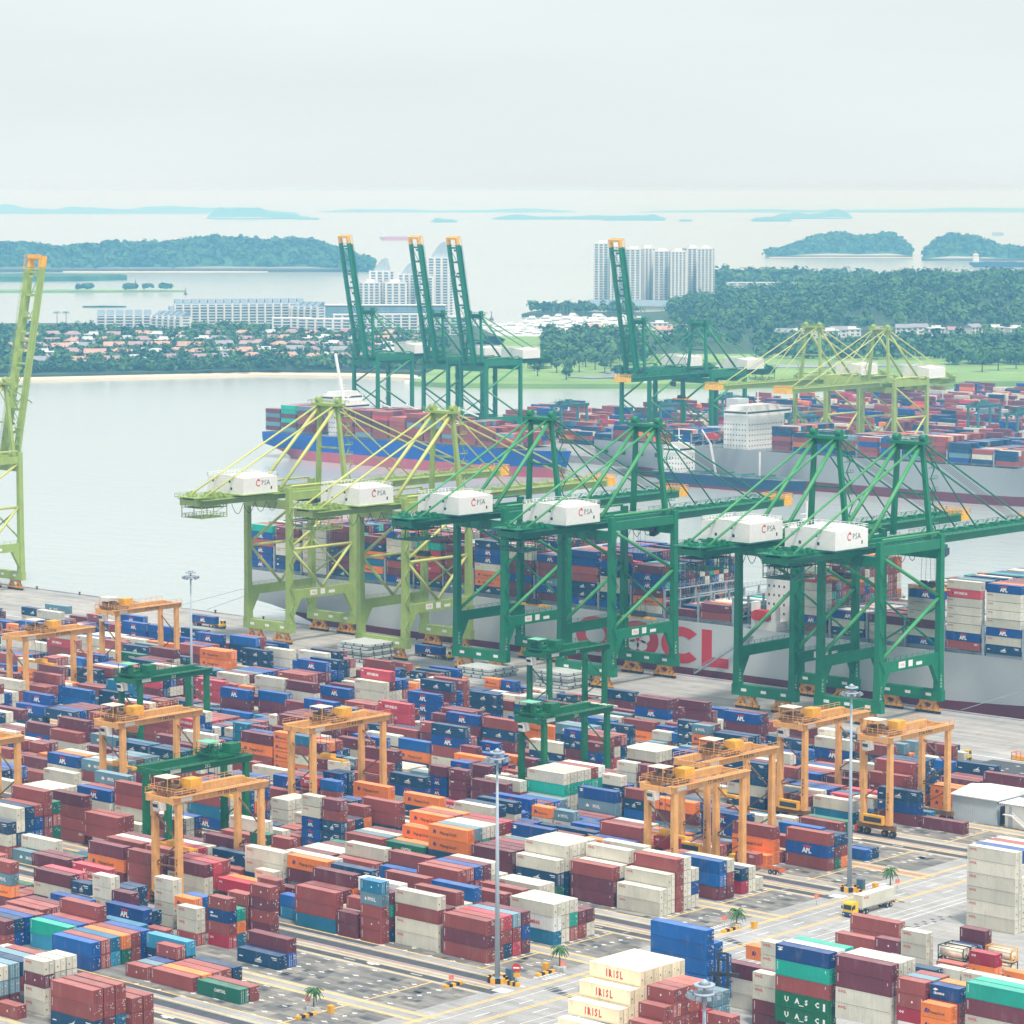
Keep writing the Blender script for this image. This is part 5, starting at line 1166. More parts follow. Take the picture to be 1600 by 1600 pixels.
# shed and stair house
shed_wall = mat('shed_wall', srgb(176,188,196), .6, var=.06, scale=.4); shed_roof = mat('shed_roof', srgb(226,228,228), .6, var=.05)
t = empty('shed', (-432.2,640.6,0)); w_ = MB(); w_.box(0,13.2,0,17,.02,6.2); w_.build('wall', shed_wall, t); rf = MB(); rf.prism([(-.5,6.2),(17.6,6.2),(17.6,6.45),(8.5,7.7),(-.5,6.45)], 'x', -.4, 13.7); rf.build('roof', shed_roof, t)
rb = MB()
for k in range(22): rb.box(.3+k*.6,.34+k*.6,-.05,-.002,.1,6.0)
rb.build('cladding_rib', shed_wall, t); MB().box(13.2,13.24,1.5,6.5,.05,4.6).build('doorway', dark_steel, t); tag(t, 'pale grey metal shed with white roof at right edge', 'shed')
t = empty('gate_house', (-416.8,640.9,0)); MB().box(0,12,0,7,.02,5.8).build('wall', white_paint, t); MB().box(-1.2,13,-1.2,8,5.8,6.1).build('roof', shed_roof, t)
ed = MB()
for k in range(24): ed.box(-1.25+k*.6,-1.0+k*.6,-1.24,-1.205,5.78,6.12)
for k in range(12): ed.box(-.06,-.004,-.02,.3,.1+k*.5,.35+k*.5)
ed.build('hazard_stripe', black_paint, t); d_ = MB().box(1.0,2.2,-.04,-.004,.05,2.6).box(1.2,2.0,-.04,-.004,3.6,5.3); d_.build('door', shed_wall, t); sr = MB()
for k in range(12): sr.box(3.0+k*.42,3.4+k*.42,-1.5,-.1,3.2-k*.27,3.3-k*.27)
sr.box(.2,3.0,-1.5,-.1,3.25,3.4); sr.bar((3,-1.5,4.2),(8,-1.5,1.0),.14); sr.bar((3,-1.5,3.2),(8,-1.5,.05),.3); sr.build('stair', white_paint, t); tag(t, 'white gate house with black edge stripes and outside stair', 'building')
# hatch covers stacked on the apron
hatch_m = mat('hatch_grey', srgb(186,192,190), .7, var=.12)
for name_, u, v, n, lab in (('a',-729,731,6,'left of three piles, behind the maroon container'), ('b',-676,733,3,'middle pile behind the sandy red trailer box'), ('c',-643,734,5,'right pile under dark green crane')):
    for k in range(n):
        x = u+ (k%2)*.6; t = empty('hatch_cover', (x, v+(k%3)*.4, k*1.05)); h_ = MB(); h_.box(-7,7,-7,7,.25,.95); h_.box(-6.6,6.6,-6.6,6.6,.05,.25); h_.build('panel', hatch_m, t)
        e_ = MB()
        for q in (-4,0,4): e_.box(q-.25,q+.25,-7.1,-7.003,.3,.9); e_.box(7.003,7.1,q-.25,q+.25,.3,.9)
        e_.build('lug', dark_steel, t); tag(t, 'pale grey hatch cover, %s from the bottom, %s' % (nth(k+1), lab), 'hatch cover', 'hatch covers piled on the apron')
# small apron gear
for k, (u, v, lab) in enumerate(((-447,727,'yellow gear cage on apron at right edge'),(-463,720.5,'yellow gear cage right of tractor, first in the row'),(-455,721.5,'yellow gear cage, second in the row'),(-446,722.5,'orange gear cage, third in the row'),(-438,722,'yellow gear cage, fourth in the row'))):
    t = empty('gear_cage', (u,v,0)); MB().box(-3,3,-1.1,1.1,.2,1.0).build('bin', yellow_paint, t); f = MB().ring(-3,3,-1.1,1.1,0,2.1,.12,1.5); f.build('frame', orange_paint, t); tag(t, lab, 'gear cage', 'gear cages on the apron')
# dock workers: one continuous body
def make_person(seed):
    v = [(0,0,.95),(0,0,1.2),(0,0,1.42),(0,0,1.55),(0,0,1.68),(.1,0,.9),(.11,.02,.5),(.11,0,.08),(.11,.12,.04),(-.1,0,.9),(-.11,-.02,.5),(-.11,0,.08),(-.11,.12,.04),(.2,0,1.4),(.26,.03,1.12),(.25,.12,.88),(-.2,0,1.4),(-.26,.0,1.12),(-.25,.08,.88)]
    e = [(0,1),(1,2),(2,3),(3,4),(0,5),(5,6),(6,7),(7,8),(0,9),(9,10),(10,11),(11,12),(2,13),(13,14),(14,15),(2,16),(16,17),(17,18)]
    rad = [.15,.15,.16,.06,.11,.1,.075,.05,.045,.1,.075,.05,.045,.075,.055,.04,.075,.055,.04]
    me = bpy.data.meshes.new('person'); me.from_pydata(v, e, []); o = bpy.data.objects.new('person', me); COL.objects.link(o)
    md = o.modifiers.new('skin', 'SKIN'); 
    for sv, r_ in zip(me.skin_vertices[0].data, rad): sv.radius = (r_, r_)
    me.skin_vertices[0].data[0].use_root = True
    o.modifiers.new('sub', 'SUBSURF').levels = 1
    dg = bpy.context.evaluated_depsgraph_get(); me2 = bpy.data.meshes.new_from_object(o.evaluated_get(dg)); bpy.data.objects.remove(o); me2.name = 'person'; me2.materials.clear(); me2.materials.append(mat('work_clothes', srgb(46,52,64), .8, var=.3, scale=3)); return me2
pm = make_person(1)
for k, (u, v, lab) in enumerate(((-792.5,705,'worker in dark clothes, leftmost of the group left of the lime crane'),(-791,706,'worker in dark clothes, second in the group left of the lime crane'),(-786,708,'worker in dark clothes, third in the group left of the lime crane'),(-784.8,708.6,'worker in dark clothes, fourth in the group left of the lime crane'),(-783.4,709.2,'worker in dark clothes, fifth in the group left of the lime crane'),(-779,710.5,'worker in dark clothes, last of the group left of the lime crane'),
        (-735,703,'worker in dark clothes, first above the maroon box near apron'),(-733.8,703.4,'worker in dark clothes, second above the maroon box near apron'),(-729,705.5,'worker in dark clothes, third above the maroon box near apron'),(-725.6,706.5,'worker in dark clothes, fourth above the maroon box near apron'),(-719,708.5,'worker in dark clothes, last above the maroon box near apron'))):
    o = bpy.data.objects.new('person', pm); COL.objects.link(o); o.location = (u,v,0); o.rotation_euler = (0,0,k*1.3); tag(o, lab, 'person', 'dock workers on the apron')
# a box held by the nearest cream-stack gantry and by the right crane
single_container(-436.6, 528.8, 9.9, 6.058, 2.59, 'C', 'crimson box hanging under the ochre gantry near the cream stacks')
single_container(-540.6, 776.3, 33.3, 12.19, 2.59, 'B', 'bright blue box hanging from the rightmost green crane')
# bollards on the quay edge
for k in range(9):
    u = -955 + k*26; b_ = MB(); b_.tube((0,0,0),(0,0,.7),.35,10,.28); b_.tube((0,0,.7),(0,0,1.0),.5,10,.45)
    tag(b_.build('bollard', dark_steel, None, (u, 774.2, .3)), 'dark bollard on the quay edge, %s from the left' % nth(k+1), 'bollard', 'bollards on the quay edge')
# ---------------------------------------------------------------- far terminal across the channel
far_conc = ground_material('far_quay_concrete', .34, joints=False)
fq = MB(); fp = [(-1430,1385),(-500,1385),(-500,2150),(-1310,2060),(-1411,1570),(-1411,1452),(-1430,1442)]
fq.poly([(x,y,.5) for x,y in fp])
for (x0_,y0_),(x1_,y1_) in zip(fp, fp[1:]+fp[:1]): fq.poly([(x0_,y0_,-9),(x1_,y1_,-9),(x1_,y1_,.5),(x0_,y0_,.5)])
structure(fq.build('far_quay_ground', far_conc))
rf_ = random.Random(77)
for j in range(22):
    v0 = 1447 + j*25.5 + (j%2)*4; ulo = -1395 if v0 < 1500 else -1405 + max(0, v0-1570)*.19
    for bay in range(46):
        u_ = ulo + 14 + bay*13.4; xx = 800 + 4850*(.7408*u_+.6717*v0)/(-.6717*u_+.7408*v0)
        if xx > 1640: break
        if xx < 800+ (v0-1447)*.12: continue
        base = rf_.choice([0,1,2,2,3,3,4]); fam = rf_.choice('BNRMMWR')
        for row in range(5):
            n = max(0, base+rf_.choice([-1,-1,0,0,1]))
            stack(u_, v0+row*2.7, ''.join(fam if rf_.random() < .4 else rf_.choice('RRRMMMMBBNNOWSK') for _ in range(n)), hc=2.7, z0=.52)
# ---------------------------------------------------------------- land, islands, woods
CA, SA = math.cos(R(42.2)), math.sin(R(42.2))
def P(x, d, z=0.):
    """bearing x (0..1600 across the view) and distance d along the view -> world point"""
    r_ = (x-800)/4850*d; return (CA*r_ - SA*d, SA*r_ + CA*d, z)
grass_m = mat('lawn_green', srgb(122,156,84), .9, var=.25, scale=.02); earth_m = mat('wooded_ground', srgb(52,78,50), .9, var=.3, scale=.02); sand_m = mat('beach_sand', srgb(222,208,184), .9, var=.1, scale=.03)
def leaf_mat(name, dark, light, scale):
    m = bpy.data.materials.new(name); m.use_nodes = True; t = m.node_tree; b = t.nodes['Principled BSDF']; b.inputs['Roughness'].default_value = .8; b.inputs['Specular IOR Level'].default_value = .2
    geo = N(t, 'ShaderNodeNewGeometry'); n1 = N(t, 'ShaderNodeTexNoise'); n1.inputs['Scale'].default_value = scale; n1.inputs['Detail'].default_value = 5; n1.inputs['Roughness'].default_value = .65
    r_ = N(t, 'ShaderNodeMapRange'); r_.inputs['From Min'].default_value = .36; r_.inputs['From Max'].default_value = .66; mx_ = N(t, 'ShaderNodeMixRGB'); mx_.inputs['Color1'].default_value = (*dark,1); mx_.inputs['Color2'].default_value = (*light,1)
    t.links.new(geo.outputs['Position'], n1.inputs['Vector']); t.links.new(n1.outputs['Fac'], r_.inputs['Value']); t.links.new(r_.outputs['Result'], mx_.inputs['Fac']); t.links.new(mx_.outputs['Color'], b.inputs['Base Color']); MATS[name] = m; return m
leaf_a = leaf_mat('foliage', srgb(24,70,46), srgb(92,132,66), .045); leaf_b = leaf_mat('foliage_far', srgb(26,74,54), srgb(72,118,74), .02)
def slab(name, pts, z, m, kind='structure', base=-5):
    s = MB(); q = [P(*p) for p in pts]; s.poly([(x,y,z) for x,y,_ in q]); n = len(q)
    for i in range(n):
        a, b = q[i], q[(i+1)%n]; s.poly([(a[0],a[1],base),(b[0],b[1],base),(b[0],b[1],z),(a[0],a[1],z)])
    o = s.build(name, m); o['kind'] = kind; return o
slab('beach', [(-260,2585),(55,2628),(400,2705),(560,2685),(640,2655),(660,2760),(400,2810),(-260,2750)], -2.2, sand_m)
slab('town_ground', [(-260,2640),(55,2665),(400,2738),(560,2725),(650,2700),(760,2900),(790,3300),(730,3750),(-260,3700)], 0, earth_m)
slab('golf_lawn', [(640,2570),(700,2545),(850,2535),(1000,2535),(1020,2900),(1000,3360),(760,3380),(690,2800)], 0, grass_m)
slab('golf_lawn', [(990,2530),(1300,2545),(1500,2560),(1800,2585),(1800,3000),(990,3000)], .3, grass_m)
slab('spit_ground', [(815,4000),(935,3980),(1130,4050),(1140,4420),(925,4420),(830,4080)], 0, earth_m)
pond = MB(); pond.poly([P(x,d,.6) for x, d in ((880,2620),(930,2600),(985,2625),(1000,2680),(960,2720),(935,2700),(955,2665),(925,2640))]); structure(pond.build('pond_water', water.data.materials[0]))
pond = MB(); pond.poly([P(x,d,.7) for x, d in ((1010,2760),(1250,2760),(1450,2790),(1450,2830),(1250,2810),(1010,2800))]); structure(pond.build('pond_water', water.data.materials[0]))
def hill_h(x, d):
    a = smooth((d-3020)/750)*(1-.55*smooth((d-4100)/900)); b = smooth((x-985)/170); w_ = .88+.12*math.sin(x*.013+1)+.10*math.sin(x*.041)
    return .2 + 34*a*b*w_*(.30+.70*smooth((x-1150)/230))
hm = MB(); nx, nd = 60, 40; b0 = len(hm.v)
for i in range(nx+1):
    for j in range(nd+1):
        x = 985+i*(1850-985)/nx; d = 2980+j*(5300-2980)/nd; hm.v.append(P(x, d, hill_h(x,d)))
for i in range(nx):
    for j in range(nd): a = i*(nd+1)+j; hm.f.append((a, a+nd+1, a+nd+2, a+1)); hm.sm.append(True)
structure(hm.build('hill', earth_m))
class Leaves:
    """crowns of many small leaf-clump faces, many trees in one mass"""
    def __init__(s, seed): s.q = []; s.rng = np.random.default_rng(seed)
    def crown(s, c, rx, rz, n, size):
        g = s.rng; k = max(3, int(n/14))
        cen = g.normal(size=(k,3)); cen /= np.linalg.norm(cen,axis=1)[:,None]; cen *= g.uniform(.25,.75,(k,1)); cen[:,2] = np.abs(cen[:,2])*.9
        p = cen[g.integers(0,k,n)] + g.normal(size=(n,3))*.26
        nr = p + g.normal(size=(n,3))*.30; nr[:,2] += .15; nr /= np.linalg.norm(nr,axis=1)[:,None]; p = np.array(c) + p*np.array([rx,rx,rz])
        a = g.normal(size=(n,3)); a -= nr*(a*nr).sum(1)[:,None]; a /= np.linalg.norm(a,axis=1)[:,None]; b = np.cross(nr, a)
        sz = size*g.uniform(.6,1.3,(n,1)); a *= sz; b *= sz*g.uniform(.6,1,(n,1))
        s.q.append(np.stack([p-a-b, p+a-b*.6, p+a*.7+b, p-a*.8+b*1.1],1))
    def build(s, name, m, parent=None):
        v = np.concatenate(s.q).reshape(-1,3); n = len(v)//4; me = bpy.data.meshes.new(name)
        me.vertices.add(len(v)); me.vertices.foreach_set('co', v.astype(np.float32).ravel()); me.loops.add(len(v)); me.loops.foreach_set('vertex_index', np.arange(len(v),dtype=np.int32))
        me.polygons.add(n); me.polygons.foreach_set('loop_start', np.arange(0,len(v),4,dtype=np.int32)); me.polygons.foreach_set('loop_total', np.full(n,4,dtype=np.int32))
        me.materials.append(m); me.update(); me.validate(); o = bpy.data.objects.new(name, me); COL.objects.link(o)
        if parent: o.parent = parent
        return o
rb_ = random.Random(9)
wood = Leaves(1)
for _ in range(1500):                                                     # hill wood
    x = rb_.uniform(1030,1760); d = 3060+rb_.random()**.8*1500
    if hill_h(x,d) < 3 and d > 3250: continue
    if abs(d-3240) < 55 and x > 1200: continue
    h = rb_.uniform(8,19); wood.crown(P(x,d,hill_h(x,d)+h*.55), h*rb_.uniform(.55,.85), h*.62, 64, 1.9)
for _ in range(300):
    x = rb_.uniform(1480,1760); d = rb_.uniform(2800,3080); h = rb_.uniform(12,20); wood.crown(P(x,d,h*.5), rb_.uniform(7,11), h*.6, 46, 2.2)
for _ in range(170):
    x = rb_.uniform(1190,1500); d = rb_.uniform(2900,3090); h = rb_.uniform(8,15); wood.crown(P(x,d,h*.5), rb_.uniform(6,10), h*.6, 42, 2.1)
for _ in range(330):
    x = rb_.uniform(1115,1365); d = rb_.uniform(5000,5500); h = rb_.uniform(14,22); wood.crown(P(x,d,2+h*.55), rb_.uniform(8,13), h*.6, 30, 3.2)
tag(wood.build('hill_wood', leaf_a), 'dense green wood covering the low hill on the right', 'wood', kind='stuff')
tw = Leaves(2)
for _ in range(1700):                                                     # trees among the villas
    x = rb_.uniform(-30,700); d = 2680+ (x>0)*(x/400.*40) + rb_.random()**1.2*820; h = rb_.uniform(5,12); tw.crown(P(x,d,h*.55), rb_.uniform(4,8), h*.6, 34, 1.5)
for _ in range(240):
    x = rb_.uniform(-30,640); d = 2690+max(0,min(1,x/400))*70+rb_.uniform(-8,25); h = rb_.uniform(5,9); tw.crown(P(x,d,h*.5), rb_.uniform(4,7), h*.6, 26, 1.5)
for _ in range(120):
    x = rb_.uniform(830,1000); d = rb_.uniform(4000,4090); h = rb_.uniform(8,15); tw.crown(P(x,d,h*.6), rb_.uniform(5,8), h*.5, 24, 2)
for _ in range(260):
    x = rb_.uniform(850,1010); d = rb_.uniform(2830,3320); h = rb_.uniform(10,18); tw.crown(P(x,d,h*.5), rb_.uniform(6,10), h*.6, 40, 2)
tag(tw.build('town_wood', leaf_a), 'trees and gardens massed between the villas and round the marina', 'wood', kind='stuff')
# single trees on the golf shore
bark = mat('bark', srgb(90,78,64), .9)
for k in range(16):
    x, d = ((905,2700),(890,2660),(930,2740),(955,2750),(870,2690),(915,2780),(980,2790),(835,2720),(850,2780),(945,2690),(1535,2700),(1560,2720),(1588,2745),(885,2590),(840,2640),(965,2600))[k]
    t = empty('tree', P(x,d,.3)); h = (19,15,17,16,13,18,15,14,15,13,20,22,21,11,12,12)[k]; tb = MB(); tb.tube((0,0,-.5),(0,0,h*.5),.55,7,.3)
    for q in range(4): a_ = q*1.7; tb.tube((0,0,h*.4),(math.cos(a_)*h*.22,math.sin(a_)*h*.22,h*.68),.25,5,.1)
    tb.build('trunk', bark, t); lv = Leaves(50+k); lv.crown((0,0,h*.58), h*.46, h*.42, 170, 1.25); lv.build('crown', leaf_a, t)
    tag(t, 'leafy tree %s in the group on the %s golf lawn' % (nth(k+1), 'right' if 10 <= k < 13 else 'middle'), 'tree', 'single trees on the golf shore')
for k, x in enumerate((90,104)):
    t = empty('palm_tree', P(x,3520,0)); tb = MB().tube((0,0,0),(0,0,20),.5,6,.3); tb.build('trunk', trunk_m, t); f = MB()
    for q in range(14):
        a_ = 2*math.pi*q/14; d_ = Vector((math.cos(a_),math.sin(a_),0)); n_ = Vector((-d_.y,d_.x,0)); p0 = Vector((0,0,20)); p1 = p0+d_*3.2+Vector((0,0,1.2)); p2 = p0+d_*5.6-Vector((0,0,1.6)); f.poly([p0, p1+n_*.7, p2, p1-n_*.7])
    f.build('crown', leaf_a, t); tag(t, ('left' if k == 0 else 'right') + ' of two tall palms standing above the villas', 'palm', 'tall palms')
# islands
def island(x0, x1, d, h, seed, trees=0, depth=260, m=None, name='island', prof=None, crown=(11,16,30,4.0), beach=True):
    rr = random.Random(seed); s = MB(); n = 40; rowsn = 9; ph = [rr.uniform(0,6) for _ in range(4)]
    def H(t, q):
        e = min(1, 7*t, 7*(1-t))**.7; b = .62+.22*math.sin(t*5+ph[0])+.12*math.sin(t*13+ph[1])+.06*math.sin(t*29+ph[2])
        if prof: b = prof(t)
        return max(-4.5, h*e*b*math.sin(math.pi*min(.97,max(.03,q)))**.8 - 1.2)
    for i in range(n+1):
        for j in range(rowsn+1): t, q = i/n, j/rowsn; s.v.append(P(x0+(x1-x0)*t, d+depth*q, H(t,q)))
    for i in range(n):
        for j in range(rowsn): a = i*(rowsn+1)+j; s.f.append((a,a+rowsn+1,a+rowsn+2,a+1)); s.sm.append(True)
    o = structure(s.build(name, m or leaf_b))
    if trees:
        lv = Leaves(seed+100)
        for _ in range(trees):
            t = rr.uniform(.01,.99); q = rr.random()**1.3*.72+.02; th = rr.uniform(*crown[:2]); lv.crown(P(x0+(x1-x0)*t, d+depth*q, max(0,H(t,q))+th*.45), th*.72, th*.62, crown[2], crown[3])
        w_ = lv.build('island_wood', leaf_b); tag(w_, 'blue green wood covering the island at bearing %d' % int(x0), 'wood', kind='stuff')
    return o
def named(o, lab): o['label'] = lab; return o
ISL = 'wooded islands beyond the strait'
island(-160, 592, 6250, 62, 4, 900, 420, prof=lambda t: .62+.16*math.sin(t*7.5+2.1)+.14*math.sin(t*3.2+.3)+.05*math.sin(t*31))
island(1195, 1424, 7640, 52, 8, 260, 300, prof=lambda t: (.18+.75*smooth((t-.1)/.25))*(.85+.12*math.sin(t*17)))
island(1438, 1760, 7300, 50, 15, 300, 300, prof=lambda t: (.85+.15*math.sin(t*9+1))*(1-.6*smooth((t-.25)/.2)))
slab('beach', [(100,6235),(330,6228),(420,6240),(330,6260),(100,6262)], -2, sand_m); slab('beach', [(1200,7630),(1425,7622),(1425,7650),(1200,7660)], -2.4, sand_m)
slab('reclaimed_ground', [(-120,5560),(120,5600),(200,5680),(190,5760),(60,5800),(-120,5790)], 5, leaf_b); slab('reclaimed_ground', [(-120,4960),(150,4970),(290,5000),(150,5040),(-120,5050)], -1, grass_m); slab('reclaimed_ground', [(130,4330),(160,4325),(198,4335),(160,4350)], -2, leaf_b)
lv = Leaves(33)
for _ in range(40): x = rb_.choice([130,205,232,258,140])+rb_.uniform(-7,7); lv.crown(P(x,5000,5), 6, 5, 14, 3)
tag(lv.build('island_scrub', leaf_b), 'scattered scrub on the flat reclaimed strip at left', 'scrub', kind='stuff')
for k, (x0,x1,d,h) in enumerate(((325,475,18500,78),(465,500,18000,16),(-60,470,23000,46),(675,715,16500,18),(770,1040,18200,32),(940,1038,17600,34),(1172,1235,17000,22),(1205,1330,18800,60),(-40,180,24000,74),(120,330,24500,60),(500,900,24500,34),(1000,1700,24500,36),(1060,1080,17000,7))):
    island(x0, x1, d, h, 200+k, 0, 900)
# ---------------------------------------------------------------- buildings
villa_white = mat('villa_white', srgb(226,226,222), .7, var=.06, scale=.05); tile_a = mat('tile_terracotta', srgb(186,150,136), .8, var=.2, scale=.2); tile_b = mat('tile_mauve', srgb(160,138,142), .8, var=.2, scale=.2); tile_c = mat('tile_grey', srgb(140,146,154), .8, var=.15, scale=.2)
glass_far = mat('window_far', srgb(96,128,150), .25, var=.25, scale=.2); apt_white = mat('apartment_white', srgb(224,228,230), .6, var=.04, scale=.03); roof_blue = mat('roof_slate', srgb(124,146,164), .7); tower_glass = mat('tower_glass', srgb(130,160,182), .25, var=.2, scale=.1)
def make_villa(wd, dp, h, roof, rm):
    t = empty('villa'); MB().box(-wd/2,wd/2,-dp/2,dp/2,-1,h).build('wall', villa_white, t); r_ = MB()
    if roof == 'hip': r_.v += [(-wd/2-1,-dp/2-1,h),(wd/2+1,-dp/2-1,h),(wd/2+1,dp/2+1,h),(-wd/2-1,dp/2+1,h),(-wd/4,0,h+dp*.30),(wd/4,0,h+dp*.30)]; r_.f += [(0,1,5,4),(1,2,5),(2,3,4,5),(3,0,4)]; r_.sm += [False]*4
    elif roof == 'gable': r_.prism([(-dp/2-1,h),(dp/2+1,h),(0,h+dp*.34)], 'x', -wd/2-.6, wd/2+.6)
    else: r_.box(-wd/2-.8,wd/2+.8,-dp/2-.8,dp/2+.8,h,h+.6); r_.box(-wd/4,wd/4,-dp/4,dp/4,h+.6,h+3)
    r_.build('roof', rm, t)
    for k in range(2):
        for q in range(3):
            wn = MB().box(-wd/2+wd*(q+.25)/3, -wd/2+wd*(q+.72)/3, -dp/2-.06, -dp/2-.01, .8+k*h/2, .8+k*h/2+h*.28); wn.build('window', glass_far, t)
    return t
vt = [make_villa(16,11,6.5,'hip',tile_a), make_villa(14,10,6.5,'gable',tile_b), make_villa(18,12,7,'flat',apt_white), make_villa(20,12,6,'gable',tile_a), make_villa(15,12,7.5,'hip',tile_b), make_villa(17,11,7,'gable',tile_c)]
used = [False]*6; kinds = ('white villa with hipped terracotta roof','white villa with gabled mauve roof','white flat roofed villa','long white villa with terracotta gable roof','tall white villa with hipped mauve roof','white villa with grey gable roof')
def villa(x, d, k, lab, z=0, grp='villas on the town shore'):
    o = vt[k] if not used[k] else copy_tree(vt[k]); used[k] = True; o.location = P(x,d,z); o.rotation_euler = (0,0,R(42.2)+rb_.choice([-.5,-.15,.1,.35,.7])); tag(o, kinds[k]+', '+lab, 'house', grp)
rown = ('beach row of villas','second row of villas','third row of villas','fourth row of villas','back row of villas')
for r_, (d, xa, xb, st) in enumerate(((2775,62,620,31),(2890,40,640,24),(3010,30,650,22),(3130,40,660,23),(3260,50,640,26))):
    x = xa; n = 1
    while x < xb:
        villa(x+rb_.uniform(-4,4), d+max(0,min(1,x/400))*60+rb_.uniform(-20,20), rb_.choice([0,0,1,1,2,2,3,4,5]), '%s from left, %s' % (nth(n), rown[r_])); x += st*rb_.uniform(.8,1.9); n += 1
for k, x in enumerate((1225,1245,1270,1296,1310,1330,1372,1412,1436,1462,1490,1520,1554,1586)): villa(x, 3240+rb_.uniform(-25,25), (5,2,4,2,5,2,1,5,5,2,1,5,2,2)[k], '%s from left along the hill' % nth(k+1), hill_h(x,3240)+1, 'villas at the foot of the hill')
for k, (x, d) in enumerate(((1000,3420),(1030,3480),(1060,3430),(930,3400),(1040,3330))): villa(x, d, (2,2,2,0,3)[k], '%s near the marina' % nth(k+1), 3, 'club buildings by the marina')
def apartment(x, d, L_, dp, fl, rot, lab, roof='gable', fh=3.2, z=0, grp='apartment blocks on the town shore', bayw=9):
    t = empty('apartment_block', P(x,d,z), R(42.2)+rot); H_ = fl*fh; MB().box(-L_/2,L_/2,-dp/2,dp/2,-1,H_).build('wall', apt_white, t); nb = max(2,int(L_/bayw))
    for f_ in range(fl):
        wn = MB()
        for b in range(nb): xx = -L_/2+(b+.5)*L_/nb; wn.box(xx-L_/nb*.36, xx+L_/nb*.36, -dp/2-.05, -dp/2-.01, f_*fh+.9, f_*fh+2.5)
        wn.box(L_/2+.01,L_/2+.05,-dp*.32,dp*.32,f_*fh+.9,f_*fh+2.4); wn.build('window_row', glass_far, t)
        MB().box(-L_/2-.2,L_/2+.2,-dp/2-1.5,-dp/2-.06,f_*fh-.05,f_*fh+.75).build('balcony', apt_white, t)
    for b in range(nb+1):
        xx = -L_/2+b*L_/nb; MB().box(xx-.9,xx+.9,-dp/2-2.2,-dp/2-.02,-1,H_+1.2).build('fin_wall', apt_white, t)
    if roof == 'gable':
        for b in range(nb):
            xx = -L_/2+(b+.5)*L_/nb; rm = MB(); rm.prism([(-dp/2,H_),(dp/2,H_),(dp/2,H_+5.5),(dp/4,H_+5.5)], 'x', xx-L_/nb*.40, xx+L_/nb*.40); rm.build('roof', roof_blue, t)
    elif roof == 'flat':
        MB().box(-L_/2-.8,L_/2+.8,-dp/2-.8,dp/2+.8,H_,H_+1).build('roof', apt_white, t)
    return tag(t, lab, 'building', grp)
apartment(195, 3480, 62, 14, 6, .1, 'stepped white apartment row with slate gables at far left'); apartment(268, 3440, 50, 14, 6, -.75, 'white apartment row with gables turned away, right of the far left row')
apartment(295, 3600, 46, 14, 6, .25, 'short white gabled apartment row behind, topped with slate'); apartment(375, 3560, 150, 15, 9, .22, 'long tall white apartment block with many slate gables'); apartment(478, 3560, 46, 14, 8, -.6, 'white gabled block at right end of the long row')
apartment(455, 3380, 40, 13, 6, .1, 'grey white flat roofed block before the long row', 'flat'); apartment(510, 3360, 60, 13, 6, -.25, 'curved looking flat roofed block left of raised booms', 'flat'); apartment(600, 3400, 110, 14, 7, .1, 'long flat roofed block behind the raised booms', 'flat'); apartment(690, 3420, 60, 14, 6, -.1, 'flat roofed block right of the second raised boom', 'flat')
t = empty('glass_building', P(600,3640,0), R(42.2)); MB().box(-72,72,-10,10,-1,24).build('wall', tower_glass, t)
for k in range(7): MB().box(-72.2,72.2,-10.12,-10.02,2+k*3.4,2.5+k*3.4).build('floor_band', mat('band_teal', srgb(90,140,160), .5), t)
for k in range(24): MB().box(-72+k*6.2,-71.6+k*6.2,-10.3,-10.13,0,24).build('mullion', mat('band_teal', srgb(90,140,160), .5), t)
MB().box(-73,73,-11,11,24,25).build('roof', apt_white, t); tag(t, 'long low blue glass building below the spired towers', 'building')
apartment(1240, 4650, 205, 14, 6, .12, 'long white terraced block among trees at right', 'flat', z=2, grp='white blocks on the right shore', bayw=14)
sail_m = mat('sail_roof_pale', srgb(172,190,204), .5)
def tower(x, d, w_, dp, fl, rot, lab, z=0, fh=3.3, sail=0, grp='condominium towers', nbay=3, slabout=1.2):
    t = empty('tower_block', P(x,d,z), R(42.2)+rot); H_ = fl*fh; MB().box(-w_/2,w_/2,-dp/2,dp/2,-1,H_).build('wall', tower_glass, t)
    for f_ in range(fl+1): MB().box(-w_/2-slabout,w_/2+slabout,-dp/2-slabout,dp/2+slabout,f_*fh-.1,f_*fh+1.0).build('floor_slab', apt_white, t)
    for b in range(nbay+1):
        xx = -w_/2+b*w_/nbay; MB().box(xx-w_*.055,xx+w_*.055,-dp/2-slabout-.25,-dp/2+.5,-1,H_+2).build('pier', apt_white, t)
    if sail:
        s = MB(); n = 8; pts = [(-w_*.40,H_+1)] + [(-w_*.40+w_*.66*k/n, H_+1+sail*math.sin(math.pi*.5*k/n)) for k in range(1,n+1)] + [(w_*.36,H_+1+sail*.45),(w_*.40,H_+1)]; s.prism([pts[0]]+[pts[-1]]+pts[1:-1][::-1], 'y', -dp*.3, dp*.3); s.build('sail_roof', sail_m, t)
    else:
        MB().box(-w_*.25,w_*.25,-dp*.25,dp*.25,H_+1,H_+5).build('roof_house', apt_white, t); MB().ring(-w_/2,w_/2,-dp/2,dp/2,H_+1,1.6,.25,3).build('roof_rail', apt_white, t)
    return tag(t, lab, 'building', grp)
GT = 'spired towers behind the raised booms'
